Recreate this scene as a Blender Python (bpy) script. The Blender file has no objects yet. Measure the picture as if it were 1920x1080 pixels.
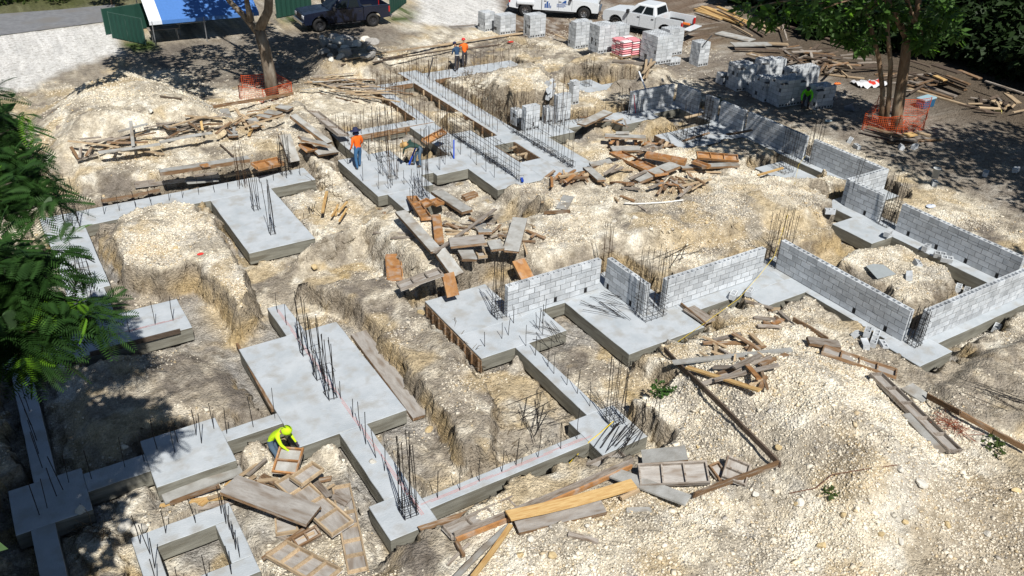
import bpy, bmesh, math, random
import numpy as np
from mathutils import Vector, Matrix, Quaternion
random.seed(7)
S = bpy.context.scene
COL = S.collection
# ---------------------------------------------------------------- camera
# world: X and Y run along the block walls, z = 0 is the top of the footings, camera 15 m above
F_PX, CAM_H = 1619.0, 14.976
YAW, PIT, ROLL = 0.574863, 0.541237, 0.035405
fw = np.array([math.sin(YAW)*math.cos(PIT), math.cos(YAW)*math.cos(PIT), -math.sin(PIT)])
rt = np.array([math.cos(YAW), -math.sin(YAW), 0.0])
up = np.cross(rt, fw)
cr, sr = math.cos(ROLL), math.sin(ROLL)
RGT, UPV = cr*rt + sr*up, cr*up - sr*rt
RC = np.stack([RGT, -UPV, fw])
cam = bpy.data.cameras.new('camera'); cam.sensor_width = 36; cam.lens = 36*F_PX/1920
cam.clip_start = 0.1; cam.clip_end = 1500
co = bpy.data.objects.new('camera', cam); COL.objects.link(co)
co.matrix_world = Matrix(((RGT[0], UPV[0], -fw[0], 0), (RGT[1], UPV[1], -fw[1], 0), (RGT[2], UPV[2], -fw[2], CAM_H), (0, 0, 0, 1)))
S.camera = co
# ---------------------------------------------------------------- sky and sun
SUN_EL, SUN_AZ = math.radians(52.5), math.radians(77.0)      # shadows fall towards azimuth 77 degrees
W = bpy.data.worlds.new('World'); S.world = W; W.use_nodes = True
nt = W.node_tree; bg = nt.nodes['Background']
sky = nt.nodes.new('ShaderNodeTexSky'); sky.sky_type = 'NISHITA'; sky.sun_disc = False
sky.dust_density = 0.15; sky.air_density = 0.9
sky.sun_elevation = SUN_EL; sky.sun_rotation = math.atan2(-math.cos(SUN_AZ), -math.sin(SUN_AZ)) % (2*math.pi)
nt.links.new(sky.outputs[0], bg.inputs[0]); bg.inputs[1].default_value = 0.05
sl = bpy.data.lights.new('sun', 'SUN'); sl.energy = 5.0; sl.angle = math.radians(0.55); sl.color = (1, 0.965, 0.9)
so = bpy.data.objects.new('sun', sl); COL.objects.link(so)
so.rotation_euler = Vector((math.cos(SUN_AZ)*math.cos(SUN_EL), math.sin(SUN_AZ)*math.cos(SUN_EL), -math.sin(SUN_EL))).to_track_quat('-Z', 'Y').to_euler()
so.location = (0, -20, 40)
S.view_settings.view_transform = 'Standard'; S.view_settings.look = 'None'
S.view_settings.exposure = 0.24; S.view_settings.gamma = 1.0
S.render.engine = 'CYCLES'
# ---------------------------------------------------------------- measuring helpers
def ray(px, py):
    return RC.T @ np.array([px-960.0, py-540.0, F_PX])
def at(px, py, z=0.0):
    r = ray(px, py); t = (z-CAM_H)/r[2]
    return np.array([r[0]*t, r[1]*t, z])
def proj(P):
    c = RC @ (np.asarray(P, float) - [0, 0, CAM_H]); return 960+F_PX*c[0]/c[2], 540+F_PX*c[1]/c[2]
def height_to(base, py):
    """height of an upright standing at base whose tip shows at image row py"""
    a, b = 0.0, 12.0
    for _ in range(30):
        m = (a+b)/2
        if proj((base[0], base[1], base[2]+m))[1] > py: a = m
        else: b = m
    return (a+b)/2
# ---------------------------------------------------------------- materials
MATS = {}
def mat(name, c1, c2, scale=6.0, rough=0.85, bump=0.0, bscale=None, rand=0.0, stretch=None, c3=None, s3=1.5, metal=0.0, attr=None, trans=0.0, spec=0.25, lo=0.35, hi=0.65, alpha=None):
    if name in MATS: return MATS[name]
    m = bpy.data.materials.new(name); m.use_nodes = True; n = m.node_tree.nodes; L = m.node_tree.links
    bs = n['Principled BSDF']; bs.inputs['Roughness'].default_value = rough; bs.inputs['Metallic'].default_value = metal
    bs.inputs['Specular IOR Level'].default_value = spec
    tc = n.new('ShaderNodeTexCoord'); vec = tc.outputs['Object']
    if stretch:
        mp = n.new('ShaderNodeMapping'); mp.inputs['Scale'].default_value = stretch; L.new(vec, mp.inputs[0]); vec = mp.outputs[0]
    oi = n.new('ShaderNodeObjectInfo')
    ad = n.new('ShaderNodeVectorMath'); ad.operation = 'MULTIPLY_ADD'; L.new(oi.outputs['Random'], ad.inputs[0]); ad.inputs[1].default_value = (37, 91, 53); L.new(vec, ad.inputs[2]); vec = ad.outputs[0]
    no = n.new('ShaderNodeTexNoise'); no.inputs['Scale'].default_value = scale; no.inputs['Detail'].default_value = 6; no.inputs['Roughness'].default_value = 0.65; L.new(vec, no.inputs['Vector'])
    mr = n.new('ShaderNodeMapRange'); mr.inputs[1].default_value = lo; mr.inputs[2].default_value = hi; L.new(no.outputs[0], mr.inputs[0])
    mx = n.new('ShaderNodeMix'); mx.data_type = 'RGBA'; L.new(mr.outputs[0], mx.inputs[0]); mx.inputs[6].default_value = (*c1, 1); mx.inputs[7].default_value = (*c2, 1); col = mx.outputs[2]
    if c3:
        n3 = n.new('ShaderNodeTexNoise'); n3.inputs['Scale'].default_value = s3; n3.inputs['Detail'].default_value = 4; L.new(vec, n3.inputs['Vector'])
        r3 = n.new('ShaderNodeMapRange'); r3.inputs[1].default_value = 0.5; r3.inputs[2].default_value = 0.68; L.new(n3.outputs[0], r3.inputs[0])
        m3 = n.new('ShaderNodeMix'); m3.data_type = 'RGBA'; L.new(r3.outputs[0], m3.inputs[0]); L.new(col, m3.inputs[6]); m3.inputs[7].default_value = (*c3, 1); col = m3.outputs[2]
    if attr:
        at_ = n.new('ShaderNodeAttribute'); at_.attribute_name = attr
        mm = n.new('ShaderNodeMix'); mm.data_type = 'RGBA'; mm.blend_type = 'MULTIPLY'; mm.inputs[0].default_value = 1; L.new(col, mm.inputs[6]); L.new(at_.outputs['Color'], mm.inputs[7]); col = mm.outputs[2]
    if rand:
        rr = n.new('ShaderNodeMapRange'); rr.inputs[3].default_value = 1-rand; rr.inputs[4].default_value = 1+rand; L.new(oi.outputs['Random'], rr.inputs[0])
        vm = n.new('ShaderNodeVectorMath'); vm.operation = 'SCALE'; L.new(col, vm.inputs[0]); L.new(rr.outputs[0], vm.inputs['Scale']); col = vm.outputs[0]
    L.new(col, bs.inputs['Base Color'])
    if bump:
        bn = n.new('ShaderNodeTexNoise'); bn.inputs['Scale'].default_value = bscale or scale*3; bn.inputs['Detail'].default_value = 8; L.new(vec, bn.inputs['Vector'])
        bp = n.new('ShaderNodeBump'); bp.inputs['Strength'].default_value = bump; bp.inputs['Distance'].default_value = 0.03; L.new(bn.outputs[0], bp.inputs['Height']); L.new(bp.outputs[0], bs.inputs['Normal'])
    if trans:
        out = n['Material Output']; tr = n.new('ShaderNodeBsdfTranslucent'); L.new(col, tr.inputs[0]); ms = n.new('ShaderNodeMixShader'); ms.inputs[0].default_value = trans
        L.new(bs.outputs[0], ms.inputs[1]); L.new(tr.outputs[0], ms.inputs[2]); L.new(ms.outputs[0], out.inputs[0])
    if alpha is not None: bs.inputs['Alpha'].default_value = alpha
    MATS[name] = m; return m
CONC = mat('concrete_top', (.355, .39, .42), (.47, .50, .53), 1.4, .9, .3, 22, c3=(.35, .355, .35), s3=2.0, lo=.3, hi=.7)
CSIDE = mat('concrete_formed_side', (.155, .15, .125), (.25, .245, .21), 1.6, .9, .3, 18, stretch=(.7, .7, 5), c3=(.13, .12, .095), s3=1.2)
BLOCK = mat('concrete_block', (.45, .48, .51), (.59, .61, .63), 5, .95, .35, 60, rand=.18, c3=(.38, .40, .42), s3=2.5)
MORTAR = mat('mortar', (.06, .062, .066), (.10, .10, .10), 12, .95)
REBAR = mat('rebar_steel', (.018, .018, .02), (.045, .036, .03), 30, .6, metal=.5)
RUSTBAR = mat('rusty_rebar', (.10, .055, .025), (.05, .03, .02), 30, .7, metal=.3)
WGREY = mat('cement_splashed_plywood', (.29, .285, .265), (.40, .40, .385), 3, .85, .25, 25, rand=.15, c3=(.24, .205, .165), s3=1.7)
WBROWN = mat('brown_formwork_lumber', (.15, .085, .043), (.25, .155, .085), 4, .8, .2, 30, rand=.3, stretch=(1, 6, 6), c3=(.30, .25, .20), s3=2.5)
WORANGE = mat('oiled_plywood', (.27, .125, .045), (.40, .21, .085), 4, .7, .15, 25, rand=.2, c3=(.36, .28, .22), s3=3.0)
WPALE = mat('pale_lumber', (.36, .26, .16), (.50, .39, .26), 5, .8, .15, 25, rand=.22, stretch=(1, 6, 6), c3=(.30, .22, .14), s3=2)
WWEATH = mat('weathered_lumber', (.22, .185, .15), (.35, .315, .28), 5, .85, .25, 30, rand=.25, stretch=(1, 6, 6), c3=(.15, .11, .08), s3=2)
WYELL = mat('fresh_yellow_lumber', (.44, .28, .11), (.56, .39, .18), 3, .75, .1, 20, rand=.15, stretch=(1, 8, 8), c3=(.40, .22, .08), s3=2.2)
WDARK = mat('old_dark_lumber', (.07, .05, .037), (.14, .105, .08), 4, .85, .25, 25, rand=.3, stretch=(1, 6, 6))
BARK = mat('bark', (.095, .07, .05), (.19, .155, .12), 7, .95, .8, 14, stretch=(1, 1, .35), c3=(.25, .22, .18), s3=3)
BARKB = mat('brown_bark', (.14, .085, .05), (.24, .165, .105), 7, .95, .8, 14, stretch=(1, 1, .35), c3=(.28, .225, .16), s3=3)
WFACE = mat('worn_panel_face', (.30, .275, .25), (.43, .41, .385), 4, .85, .2, 25, rand=.12, stretch=(1, 4, 4), c3=(.24, .20, .165), s3=2)
WM = dict(v=WFACE, g=WGREY, b=WBROWN, o=WORANGE, p=WPALE, w=WWEATH, y=WYELL, d=WDARK)
WNAME = dict(v='worn', g='cement grey', b='brown', o='orange brown', p='pale', w='weathered', y='fresh yellow', d='old dark')
def flat(name, c, rough=.5, metal=0.0, spec=.3, emit=None, alpha=None, trans=None):
    if name in MATS: return MATS[name]
    m = bpy.data.materials.new(name); m.use_nodes = True; n = m.node_tree.nodes; L = m.node_tree.links; b = n['Principled BSDF']
    b.inputs['Roughness'].default_value = rough; b.inputs['Metallic'].default_value = metal; b.inputs['Specular IOR Level'].default_value = spec
    no = n.new('ShaderNodeTexNoise'); no.inputs['Scale'].default_value = 9; no.inputs['Detail'].default_value = 5
    tc = n.new('ShaderNodeTexCoord'); L.new(tc.outputs['Object'], no.inputs['Vector'])
    mr = n.new('ShaderNodeMapRange'); mr.inputs[3].default_value = .82; mr.inputs[4].default_value = 1.12; L.new(no.outputs[0], mr.inputs[0])
    vm = n.new('ShaderNodeVectorMath'); vm.operation = 'SCALE'; vm.inputs[0].default_value = c; L.new(mr.outputs[0], vm.inputs['Scale']); L.new(vm.outputs[0], b.inputs['Base Color'])
    if alpha is not None: b.inputs['Alpha'].default_value = alpha
    if trans:
        b.inputs['Transmission Weight'].default_value = trans
    MATS[name] = m; return m
# ---------------------------------------------------------------- mesh helpers
class MB:
    def __init__(s): s.v = []; s.f = []; s.m = []
    def poly(s, pts, faces, mi=0):
        o = len(s.v); s.v += [tuple(map(float, p)) for p in pts]; s.f += [tuple(i+o for i in f) for f in faces]; s.m += [mi]*len(faces); return s
    def box(s, lo, hi, mi=0, M=None):
        P = [(lo[0], lo[1], lo[2]), (hi[0], lo[1], lo[2]), (hi[0], hi[1], lo[2]), (lo[0], hi[1], lo[2]), (lo[0], lo[1], hi[2]), (hi[0], lo[1], hi[2]), (hi[0], hi[1], hi[2]), (lo[0], hi[1], hi[2])]
        if M is not None: P = [tuple(M @ Vector(p)) for p in P]
        return s.poly(P, [(0, 3, 2, 1), (4, 5, 6, 7), (0, 1, 5, 4), (1, 2, 6, 5), (2, 3, 7, 6), (3, 0, 4, 7)], mi)
    def tube(s, pts, r, n=5, mi=0, cap=True):
        pts = [Vector(p) for p in pts]; rs = r if isinstance(r, (list, tuple)) else [r]*len(pts)
        rings = []; prev = None
        for i, p in enumerate(pts):
            d = (pts[min(i+1, len(pts)-1)] - pts[max(i-1, 0)])
            if d.length < 1e-9: d = Vector((0, 0, 1))
            d.normalize()
            if prev is None:
                a = Vector((1, 0, 0)) if abs(d.x) < .8 else Vector((0, 1, 0)); u = d.cross(a).normalized()
            else:
                u = (prev - d*prev.dot(d)).normalized()
            prev = u; w = d.cross(u)
            rings.append([p + (u*math.cos(2*math.pi*k/n) + w*math.sin(2*math.pi*k/n))*rs[i] for k in range(n)])
        o = len(s.v); s.v += [tuple(q) for R in rings for q in R]
        for i in range(len(rings)-1):
            for k in range(n):
                s.f.append((o+i*n+k, o+i*n+(k+1) % n, o+(i+1)*n+(k+1) % n, o+(i+1)*n+k)); s.m.append(mi)
        if cap:
            s.f.append(tuple(o+k for k in range(n))[::-1]); s.m.append(mi); s.f.append(tuple(o+(len(rings)-1)*n+k for k in range(n))); s.m.append(mi)
        return s
    def lathe(s, prof, n=16, mi=0, axis='z', M=None):
        o = len(s.v)
        for (r, z) in prof:
            for k in range(n):
                a = 2*math.pi*k/n
                p = Vector((r*math.cos(a), r*math.sin(a), z)) if axis == 'z' else Vector((r*math.cos(a), z, r*math.sin(a)))
                if M is not None: p = M @ p
                s.v.append(tuple(p))
        for i in range(len(prof)-1):
            for k in range(n):
                s.f.append((o+i*n+k, o+i*n+(k+1) % n, o+(i+1)*n+(k+1) % n, o+(i+1)*n+k)); s.m.append(mi)
        return s
    def mesh(s, name, mats, smooth=False):
        me = bpy.data.meshes.new(name); me.from_pydata(s.v, [], s.f)
        for m in (mats if isinstance(mats, (list, tuple)) else [mats]): me.materials.append(m)
        if len(me.materials) > 1: me.polygons.foreach_set('material_index', s.m)
        if smooth: me.polygons.foreach_set('use_smooth', [True]*len(me.polygons))
        me.update(); return me
    def build(s, name, mats, parent=None, smooth=False):
        return link(name, s.mesh(name, mats, smooth), parent)
def link(name, data, parent=None):
    o = bpy.data.objects.new(name, data); COL.objects.link(o)
    if parent is not None: o.parent = parent
    return o
TOPS = []
def tag(o, label, cat, group=None, px=None):
    o['label'] = label; o['category'] = cat
    if group: o['group'] = group
    TOPS.append((o, px)); return o
def empty(name, label, cat, loc=(0, 0, 0), rz=0.0, group=None, px=None):
    o = link(name, None); o.location = loc; o.rotation_euler = (0, 0, rz); o.empty_display_size = .2
    return tag(o, label, cat, group, px)
def structure(o): o['kind'] = 'structure'; return o
def stuff(o): o['kind'] = 'stuff'; return o
_cubes = {}
def cube(m):
    """shared unit box (one per material)"""
    if m.name not in _cubes: _cubes[m.name] = MB().box((-.5, -.5, -.5), (.5, .5, .5)).mesh('box_'+m.name, m)
    return _cubes[m.name]
def bx(name, parent, m, c, d, rot=None):
    """box-shaped part with its own warped corners, centre c and size d in the parent's space"""
    b = MB(); b.box((-d[0]/2, -d[1]/2, -d[2]/2), (d[0]/2, d[1]/2, d[2]/2))
    o = b.build(name, m, parent); o.location = c
    if rot is not None: o.rotation_euler = rot
    return o
# ---------------------------------------------------------------- noise
_T = np.random.RandomState(3).rand(256, 256)
def vnoise(x, y):
    xi = np.floor(x).astype(int); yi = np.floor(y).astype(int); fx = x-xi; fy = y-yi
    fx = fx*fx*(3-2*fx); fy = fy*fy*(3-2*fy)
    a = _T[xi & 255, yi & 255]; b = _T[(xi+1) & 255, yi & 255]; c = _T[xi & 255, (yi+1) & 255]; d = _T[(xi+1) & 255, (yi+1) & 255]
    return (a*(1-fx)+b*fx)*(1-fy) + (c*(1-fx)+d*fx)*fy
def fbm(x, y, o=4, g=.5):
    s = 0; a = 1; t = 0
    for k in range(o):
        s = s + a*vnoise(x*2**k + 17.3*k, y*2**k - 9.1*k); t += a; a *= g
    return s/t
def sstep(a, b, x):
    t = np.clip((x-a)/(b-a), 0, 1); return t*t*(3-2*t)
def poly_sd(P, x, y):
    """signed distance to polygon, positive inside"""
    n = len(P); d = np.full(x.shape, 1e18); ins = np.zeros(x.shape, bool)
    for i in range(n):
        ax, ay = P[i][0], P[i][1]; bx_, by_ = P[(i+1) % n][0], P[(i+1) % n][1]
        ex, ey = bx_-ax, by_-ay; t = np.clip(((x-ax)*ex+(y-ay)*ey)/(ex*ex+ey*ey+1e-12), 0, 1)
        d = np.minimum(d, (x-ax-t*ex)**2 + (y-ay-t*ey)**2)
        c = (ay > y) != (by_ > y); xs = ax + (y-ay)*ex/(ey if abs(ey) > 1e-12 else 1e-12)
        ins ^= c & (x < xs)
    d = np.sqrt(d); return np.where(ins, d, -d)
# ---------------------------------------------------------------- footings plan (x0, x1, y0, y1, kind)
FOOT = {
 'left': [(.7, 11.0, 32.4, 33.8, 's'), (6.65, 9.1, 27.45, 32.4, 'p'), (.75, 2.05, 27.5, 32.4, 's'), (.7, 1.85, 25.6, 27.5, 's'), (.4, 3.72, 23.7, 25.6, 'p'),
          (-1.4, .4, 24.0, 25.1, 's'), (-1.25, -.75, 18.8, 24.0, 's'), (-1.8, -.2, 17.2, 18.8, 'p'), (-.2, 1.22, 17.85, 18.55, 's'), (1.22, 3.13, 17.2, 19.1, 'p'),
          (3.13, 4.6, 18.0, 18.47, 's'), (-1.5, -1.0, 14.6, 17.2, 's')],
 'ring': [(.36, 2.55, 15.3, 15.85, 's'), (2.08, 2.55, 14.02, 15.3, 's'), (.36, .8, 14.02, 15.3, 's'), (.36, 2.55, 13.5, 14.02, 's')],
 'middle': [(4.6, 7.66, 16.86, 21.85, 'p'), (6.05, 6.63, 21.85, 23.65, 's'), (5.72, 6.5, 14.08, 16.86, 's'), (5.32, 6.53, 12.87, 14.08, 'p'), (6.53, 11.2, 13.3, 13.7, 's'),
            (11.2, 12.68, 12.74, 14.25, 'p'), (11.8, 12.3, 14.25, 17.92, 's'), (10.62, 13.7, 17.92, 19.3, 'p'), (10.62, 12.9, 19.3, 21.6, 'p'),
            (12.9, 17.66, 19.3, 20.3, 's'), (14.6, 17.66, 15.93, 19.3, 'p'), (17.66, 22.2, 16.78, 18.2, 's'), (20.3, 22.35, 15.85, 16.78, 'p'),
            (22.2, 23.2, 12.6, 16.78, 's'), (22.2, 23.2, 16.78, 18.2, 's')],
 'right': [(21.85, 23.45, 11.1, 12.6, 'p'), (23.45, 29.6, 11.6, 12.5, 's'), (28.4, 29.5, 12.5, 20.5, 's'), (27.2, 28.4, 17.07, 18.95, 'p'), (29.5, 30.9, 19.4, 20.5, 's'),
           (30.9, 31.9, 19.4, 33.2, 's'), (28.6, 30.3, 22.4, 24.5, 'p'), (26.7, 29.1, 31.6, 33.2, 'p'), (29.1, 30.9, 32.2, 33.2, 's'), (27.15, 30.9, 27.6, 29.75, 'p')],
 'back': [(12.6, 15.1, 29.65, 33.9, 'p'), (13.02, 14.6, 27.9, 29.65, 's'), (15.1, 15.68, 30.75, 32.2, 's'), (15.68, 17.2, 30.4, 32.2, 'p'), (17.2, 19.6, 27.9, 34.4, 's'),
          (19.6, 20.7, 27.9, 29.95, 's'), (20.7, 22.45, 27.9, 32.2, 's'), (19.6, 22.45, 32.2, 33.25, 's'), (20.4, 21.6, 33.25, 44.2, 's'), (17.2, 18.5, 34.4, 36.2, 's'),
          (13.5, 18.6, 36.2, 36.95, 's'), (13.5, 14.1, 33.9, 36.2, 's'), (17.95, 18.6, 36.95, 42.1, 's'), (17.95, 20.4, 42.1, 42.7, 's'), (21.6, 27.5, 42.1, 43.5, 's'),
          (22.45, 24.0, 31.95, 34.0, 'p'), (24.0, 26.7, 32.5, 33.4, 's')],
 'upper': [(27.8, 31.6, 36.3, 37.2, 's'), (28.0, 29.6, 37.2, 38.3, 'p')],
}
ALLR = [r for g in FOOT.values() for r in g]
# ---------------------------------------------------------------- terrain
def pxpoly(P, z): return [at(p[0], p[1], z)[:2] for p in P]
# (outline in the survey photo, height, edge softness, rubble amount)
MOUNDS = [
 ([(-200, 560), (200, 500), (1000, 420), (1030, 500), (760, 640), (560, 640), (470, 660), (380, 640), (120, 700)], -.42, .5, None),      # dug-out ground left of the middle
 ([(222, 402), (330, 370), (385, 383), (412, 430), (458, 520), (472, 562), (440, 584), (398, 520), (360, 494), (290, 508), (235, 497), (213, 440)], .55, .24, .8),
 ([(165, 690), (330, 645), (420, 700), (485, 760), (400, 775), (300, 820), (190, 850), (150, 760)], -.02, .5, .35),
 ([(100, 930), (300, 890), (450, 870), (640, 850), (720, 960), (720, 1080), (60, 1080)], -.30, .6, .6),
 ([(690, 800), (900, 690), (1000, 690), (1110, 790), (1080, 815), (800, 930)], -.33, .4, .45),
 ([(560, 525), (640, 545), (700, 600), (780, 700), (860, 830), (885, 862), (925, 850), (925, 760), (880, 690), (800, 600), (790, 560), (740, 520)], .28, .18, .35),
 ([(535, 492), (560, 445), (640, 408), (730, 393), (800, 410), (900, 372), (1000, 362), (1130, 345), (1300, 330), (1420, 330), (1560, 335), (1560, 385), (1500, 400), (1440, 395), (1330, 425), (1180, 440), (1060, 465), (900, 480), (850, 530), (770, 565), (690, 550), (600, 540)], .72, .45, .62),
 ([(590, 312), (640, 302), (690, 350), (700, 385), (640, 398), (590, 370)], .5, .35, .8),
 ([(1095, 250), (1180, 215), (1225, 262), (1370, 295), (1380, 330), (1200, 340), (1110, 320)], .35, .5, .7),
 ([(1200, 740), (1250, 670), (1400, 600), (1500, 605), (1640, 700), (1760, 770), (1920, 700), (2300, 700), (2300, 1400), (820, 1400), (830, 1060), (950, 1000), (1150, 950), (1240, 870)], .35, .4, .9),
 ([(1400, 655), (1450, 640), (1510, 640), (1620, 725), (1720, 830), (1640, 855), (1530, 790), (1450, 720)], 1.8, 2.3, 1.0),
 ([(1770, 720), (1860, 650), (2100, 560), (2200, 700), (1920, 800), (1800, 780)], .55, .4, .3),
 ([(1590, 470), (1680, 452), (1780, 495), (1800, 540), (1740, 588), (1655, 545), (1560, 490)], .6, .35, .6),
 ([(885, 170), (960, 118), (1010, 112), (1040, 160), (1065, 210), (1000, 235), (950, 215)], 1.3, .8, .65),
 ([(1055, 120), (1110, 98), (1260, 125), (1240, 158), (1100, 150)], .7, .3, .35),
 ([(90, 205), (140, 145), (230, 117), (330, 150), (400, 190), (250, 225), (110, 245)], 1.9, 2.4, .85),
 ([(120, 255), (560, 190), (610, 235), (560, 296), (300, 322), (150, 335)], .65, .35, .6),
 ([(590, 72), (680, 68), (710, 108), (600, 122)], .9, .9, .3),
]
_MP = [(pxpoly(p, z), z, s, r) for p, z, s, r in MOUNDS]
_MPK = [(np.array(p), z, s, r) for p, z, s, r in _MP]
# extra hollows in plan coordinates
LOWS = [(7.66, 8.9, 15.6, 25.0, -.5, .35), (2.0, 10.5, 21.9, 26.2, -.48, .7), (12.3, 14.6, 14.2, 19.3, -.42, .3), (.8, 2.1, 14.0, 15.3, -.45, .1), (-.7, 4.6, 18.5, 23.1, -.35, .2), (9.1, 12.6, 27.0, 32.4, -.30, .5),
        (14.0, 17.2, 24.5, 30.4, -.42, .5), (14.1, 17.2, 33.2, 36.2, -.30, .2), (18.6, 20.4, 36.9, 42.1, -.25, .25), (23.2, 28.4, 12.5, 18.0, -.5, .3), (22.5, 27.2, 28.0, 32.0, -.30, .6), (29.1, 31, 29.7, 32.2, -.35, .3), (19.6, 20.7, 29.95, 32.2, -.6, .06)]
MOUNDS_LATE = (1, 2, 5, 12)
def terrain(x, y, detail=True, want=False):
    x = np.asarray(x, float); y = np.asarray(y, float)
    big = fbm(x*.13+5, y*.13+3, 3)-.5
    wx = x + .5*(fbm(x*.9, y*.9, 3)-.5); wy = y + .5*(fbm(x*.9+40, y*.9+8, 3)-.5)
    site = sstep(-2.5, 0, np.minimum(np.minimum(x+2.5, 35-x), np.minimum(y-9, 46-y)))
    h = .18 + .35*big*site; rub = .48 + 1.2*(fbm(x*.35+9, y*.35, 3)-.5)
    def mound(k, h, rub):
        P, z, s, r = _MPK[k]; sd = poly_sd(P, wx, wy); w = sstep(-s, s*.55, sd)
        top = z + (.38*(fbm(x*.8+k*7, y*.8, 3)-.5) if z > 0 else .2*(fbm(x*.9+k, y*.9, 3)-.5))
        hn = h*(1-w)+top*w
        if z > .3: hn = np.maximum(h, hn)
        return hn, (rub*(1-w)+r*w if r is not None else rub)
    for k in range(len(_MPK)):
        if k not in MOUNDS_LATE: h, rub = mound(k, h, rub)
    for (a, b, c, d, z, s) in LOWS:
        dd = np.minimum(np.minimum(wx-a, b-wx), np.minimum(wy-c, d-wy)); w = sstep(-s, s*.5+.02, dd)
        h = h*(1-w) + np.minimum(h, z+.12*(fbm(x*1.1, y*1.1, 3)-.5))*w
    for k in MOUNDS_LATE: h, rub = mound(k, h, rub)
    # trenches along every footing
    dist = np.full(x.shape, 1e9); dtrue = np.full(x.shape, 1e9)
    for (a, b, c, d, _) in ALLR:
        dx = np.maximum(np.maximum(a-wx, wx-b), 0); dy = np.maximum(np.maximum(c-wy, wy-d), 0); dist = np.minimum(dist, np.hypot(dx, dy))
        dx = np.maximum(np.maximum(a-x, x-b), 0); dy = np.maximum(np.maximum(c-y, y-d), 0); dtrue = np.minimum(dtrue, np.hypot(dx, dy))
    rough = fbm(x*1.7+3, y*1.7+1, 4)-.5
    h = np.minimum(h, -.50 + .20*rough + 2.9*np.maximum(dist-.26-.95*rough, 0))
    h = np.where(dtrue < .10, np.minimum(h, -.36), h)
    h = np.where(dtrue < .001, -.62, h)
    return (h, rub, dtrue, site) if want else h
def axis_pts(lo, hi, step, far_lo, far_hi):
    a = list(np.arange(lo, hi+1e-6, step)); s = step; v = hi
    while v < far_hi: s *= 1.13; v += s; a.append(v)
    s = step; v = lo; pre = []
    while v > far_lo: s *= 1.13; v -= s; pre.append(v)
    return np.array(pre[::-1]+a)
GX = axis_pts(-4.0, 33.5, .072, -300, 400); GY = axis_pts(4.0, 45.5, .075, -60, 500)
XX, YY = np.meshgrid(GX, GY)
HH, RUB, DT, SITE = terrain(XX, YY, True, True)
_gy, _gx = np.gradient(HH, GY, GX); _sm = 1-.85*sstep(.5, 1.4, np.hypot(_gx, _gy))
HH = HH + (.17*(fbm(XX*2.3, YY*2.3, 4, .6)-.5)*(.5+.5*_sm) + .085*(fbm(XX*9, YY*9, 3, .65)-.5)*_sm)*np.where(DT < .03, 0, 1)*(.25+.75*SITE)
def lookup(G, x, y):
    i = np.clip(np.searchsorted(GX, x)-1, 0, len(GX)-2); j = np.clip(np.searchsorted(GY, y)-1, 0, len(GY)-2)
    fx = np.clip((x-GX[i])/(GX[i+1]-GX[i]), 0, 1); fy = np.clip((y-GY[j])/(GY[j+1]-GY[j]), 0, 1)
    return (G[j, i]*(1-fx)+G[j, i+1]*fx)*(1-fy)+(G[j+1, i]*(1-fx)+G[j+1, i+1]*fx)*fy
def tz(x, y): return float(lookup(HH, np.array([x]), np.array([y]))[0])
def foot_at(x, y): return any(a <= x <= b and c <= y <= d for a, b, c, d, _ in ALLR)
HTOP = HH.copy()
for (a, b, c, d, _) in ALLR: HTOP[np.ix_((GY >= c) & (GY <= d), (GX >= a) & (GX <= b))] = 0.0
def ground(px, py, lift=0.0):
    """where the sight line through an image point meets the ground or a footing top"""
    r = ray(px, py); zs = np.linspace(2.7, -.7, 137); t = (zs-CAM_H)/r[2]; X = r[0]*t; Y = r[1]*t
    hh = lookup(HTOP, X, Y); i = int(np.argmax(hh >= zs)) if (hh >= zs).any() else len(zs)-1
    return at(px, py, float(max(hh[i] if abs(hh[i]-zs[i]) < .1 else zs[i], zs[i])+lift))
# ---------------------------------------------------------------- ground mesh
sy, sx = np.gradient(HH, GY, GX); SLOPE = np.hypot(sx, sy)
def lerp(c, col, w): return c*(1-w[..., None]) + np.array(col)*w[..., None]
n1 = fbm(XX*.5, YY*.5, 4); n2 = fbm(XX*1.8+7, YY*1.8, 4, .6); n3 = fbm(XX*.22+2, YY*.22+9, 3)
RUBW = np.clip(sstep(.30, .75, RUB + .6*(n2-.5)), 0, 1)
C = np.zeros(XX.shape+(3,)) + np.array([.34, .30, .245])                       # grey brown topsoil
C = lerp(C, [.50, .44, .345], sstep(.38, .60, n2)*.75)
C = lerp(C, [.72, .655, .525], RUBW*.94)                                         # crushed limestone
C = lerp(C, [.80, .76, .66], RUBW*sstep(.50, .66, n2))
n4 = fbm(XX*.75+31, YY*.75+4, 5, .6)
C = lerp(C, [.20, .175, .15], sstep(.53, .66, n4)*(1-.5*RUBW)*.9)               # damp dark earth
C = lerp(C, [.55, .44, .27], sstep(.55, .69, fbm(XX*.6+11, YY*.6+61, 4, .55))*.75)   # tan marl
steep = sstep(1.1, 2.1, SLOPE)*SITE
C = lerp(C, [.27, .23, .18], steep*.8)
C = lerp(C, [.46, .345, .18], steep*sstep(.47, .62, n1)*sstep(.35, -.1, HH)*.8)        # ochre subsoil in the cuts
C = lerp(C, [.36, .355, .345], sstep(1.1, .2, DT)*sstep(-.2, -.35, HH)*sstep(.38, .6, n1)*.75)   # cement slurry beside the footings
C = lerp(C, [.50, .37, .17], sstep(.62, .72, fbm(XX*.9+3, YY*.9+50, 3))*sstep(-.2, -.4, HH)*.6)
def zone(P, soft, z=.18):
    return sstep(-soft, soft, poly_sd(np.array(pxpoly(P, z)), XX+1.2*(n1-.5), YY+1.2*(n2-.5)))
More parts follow.
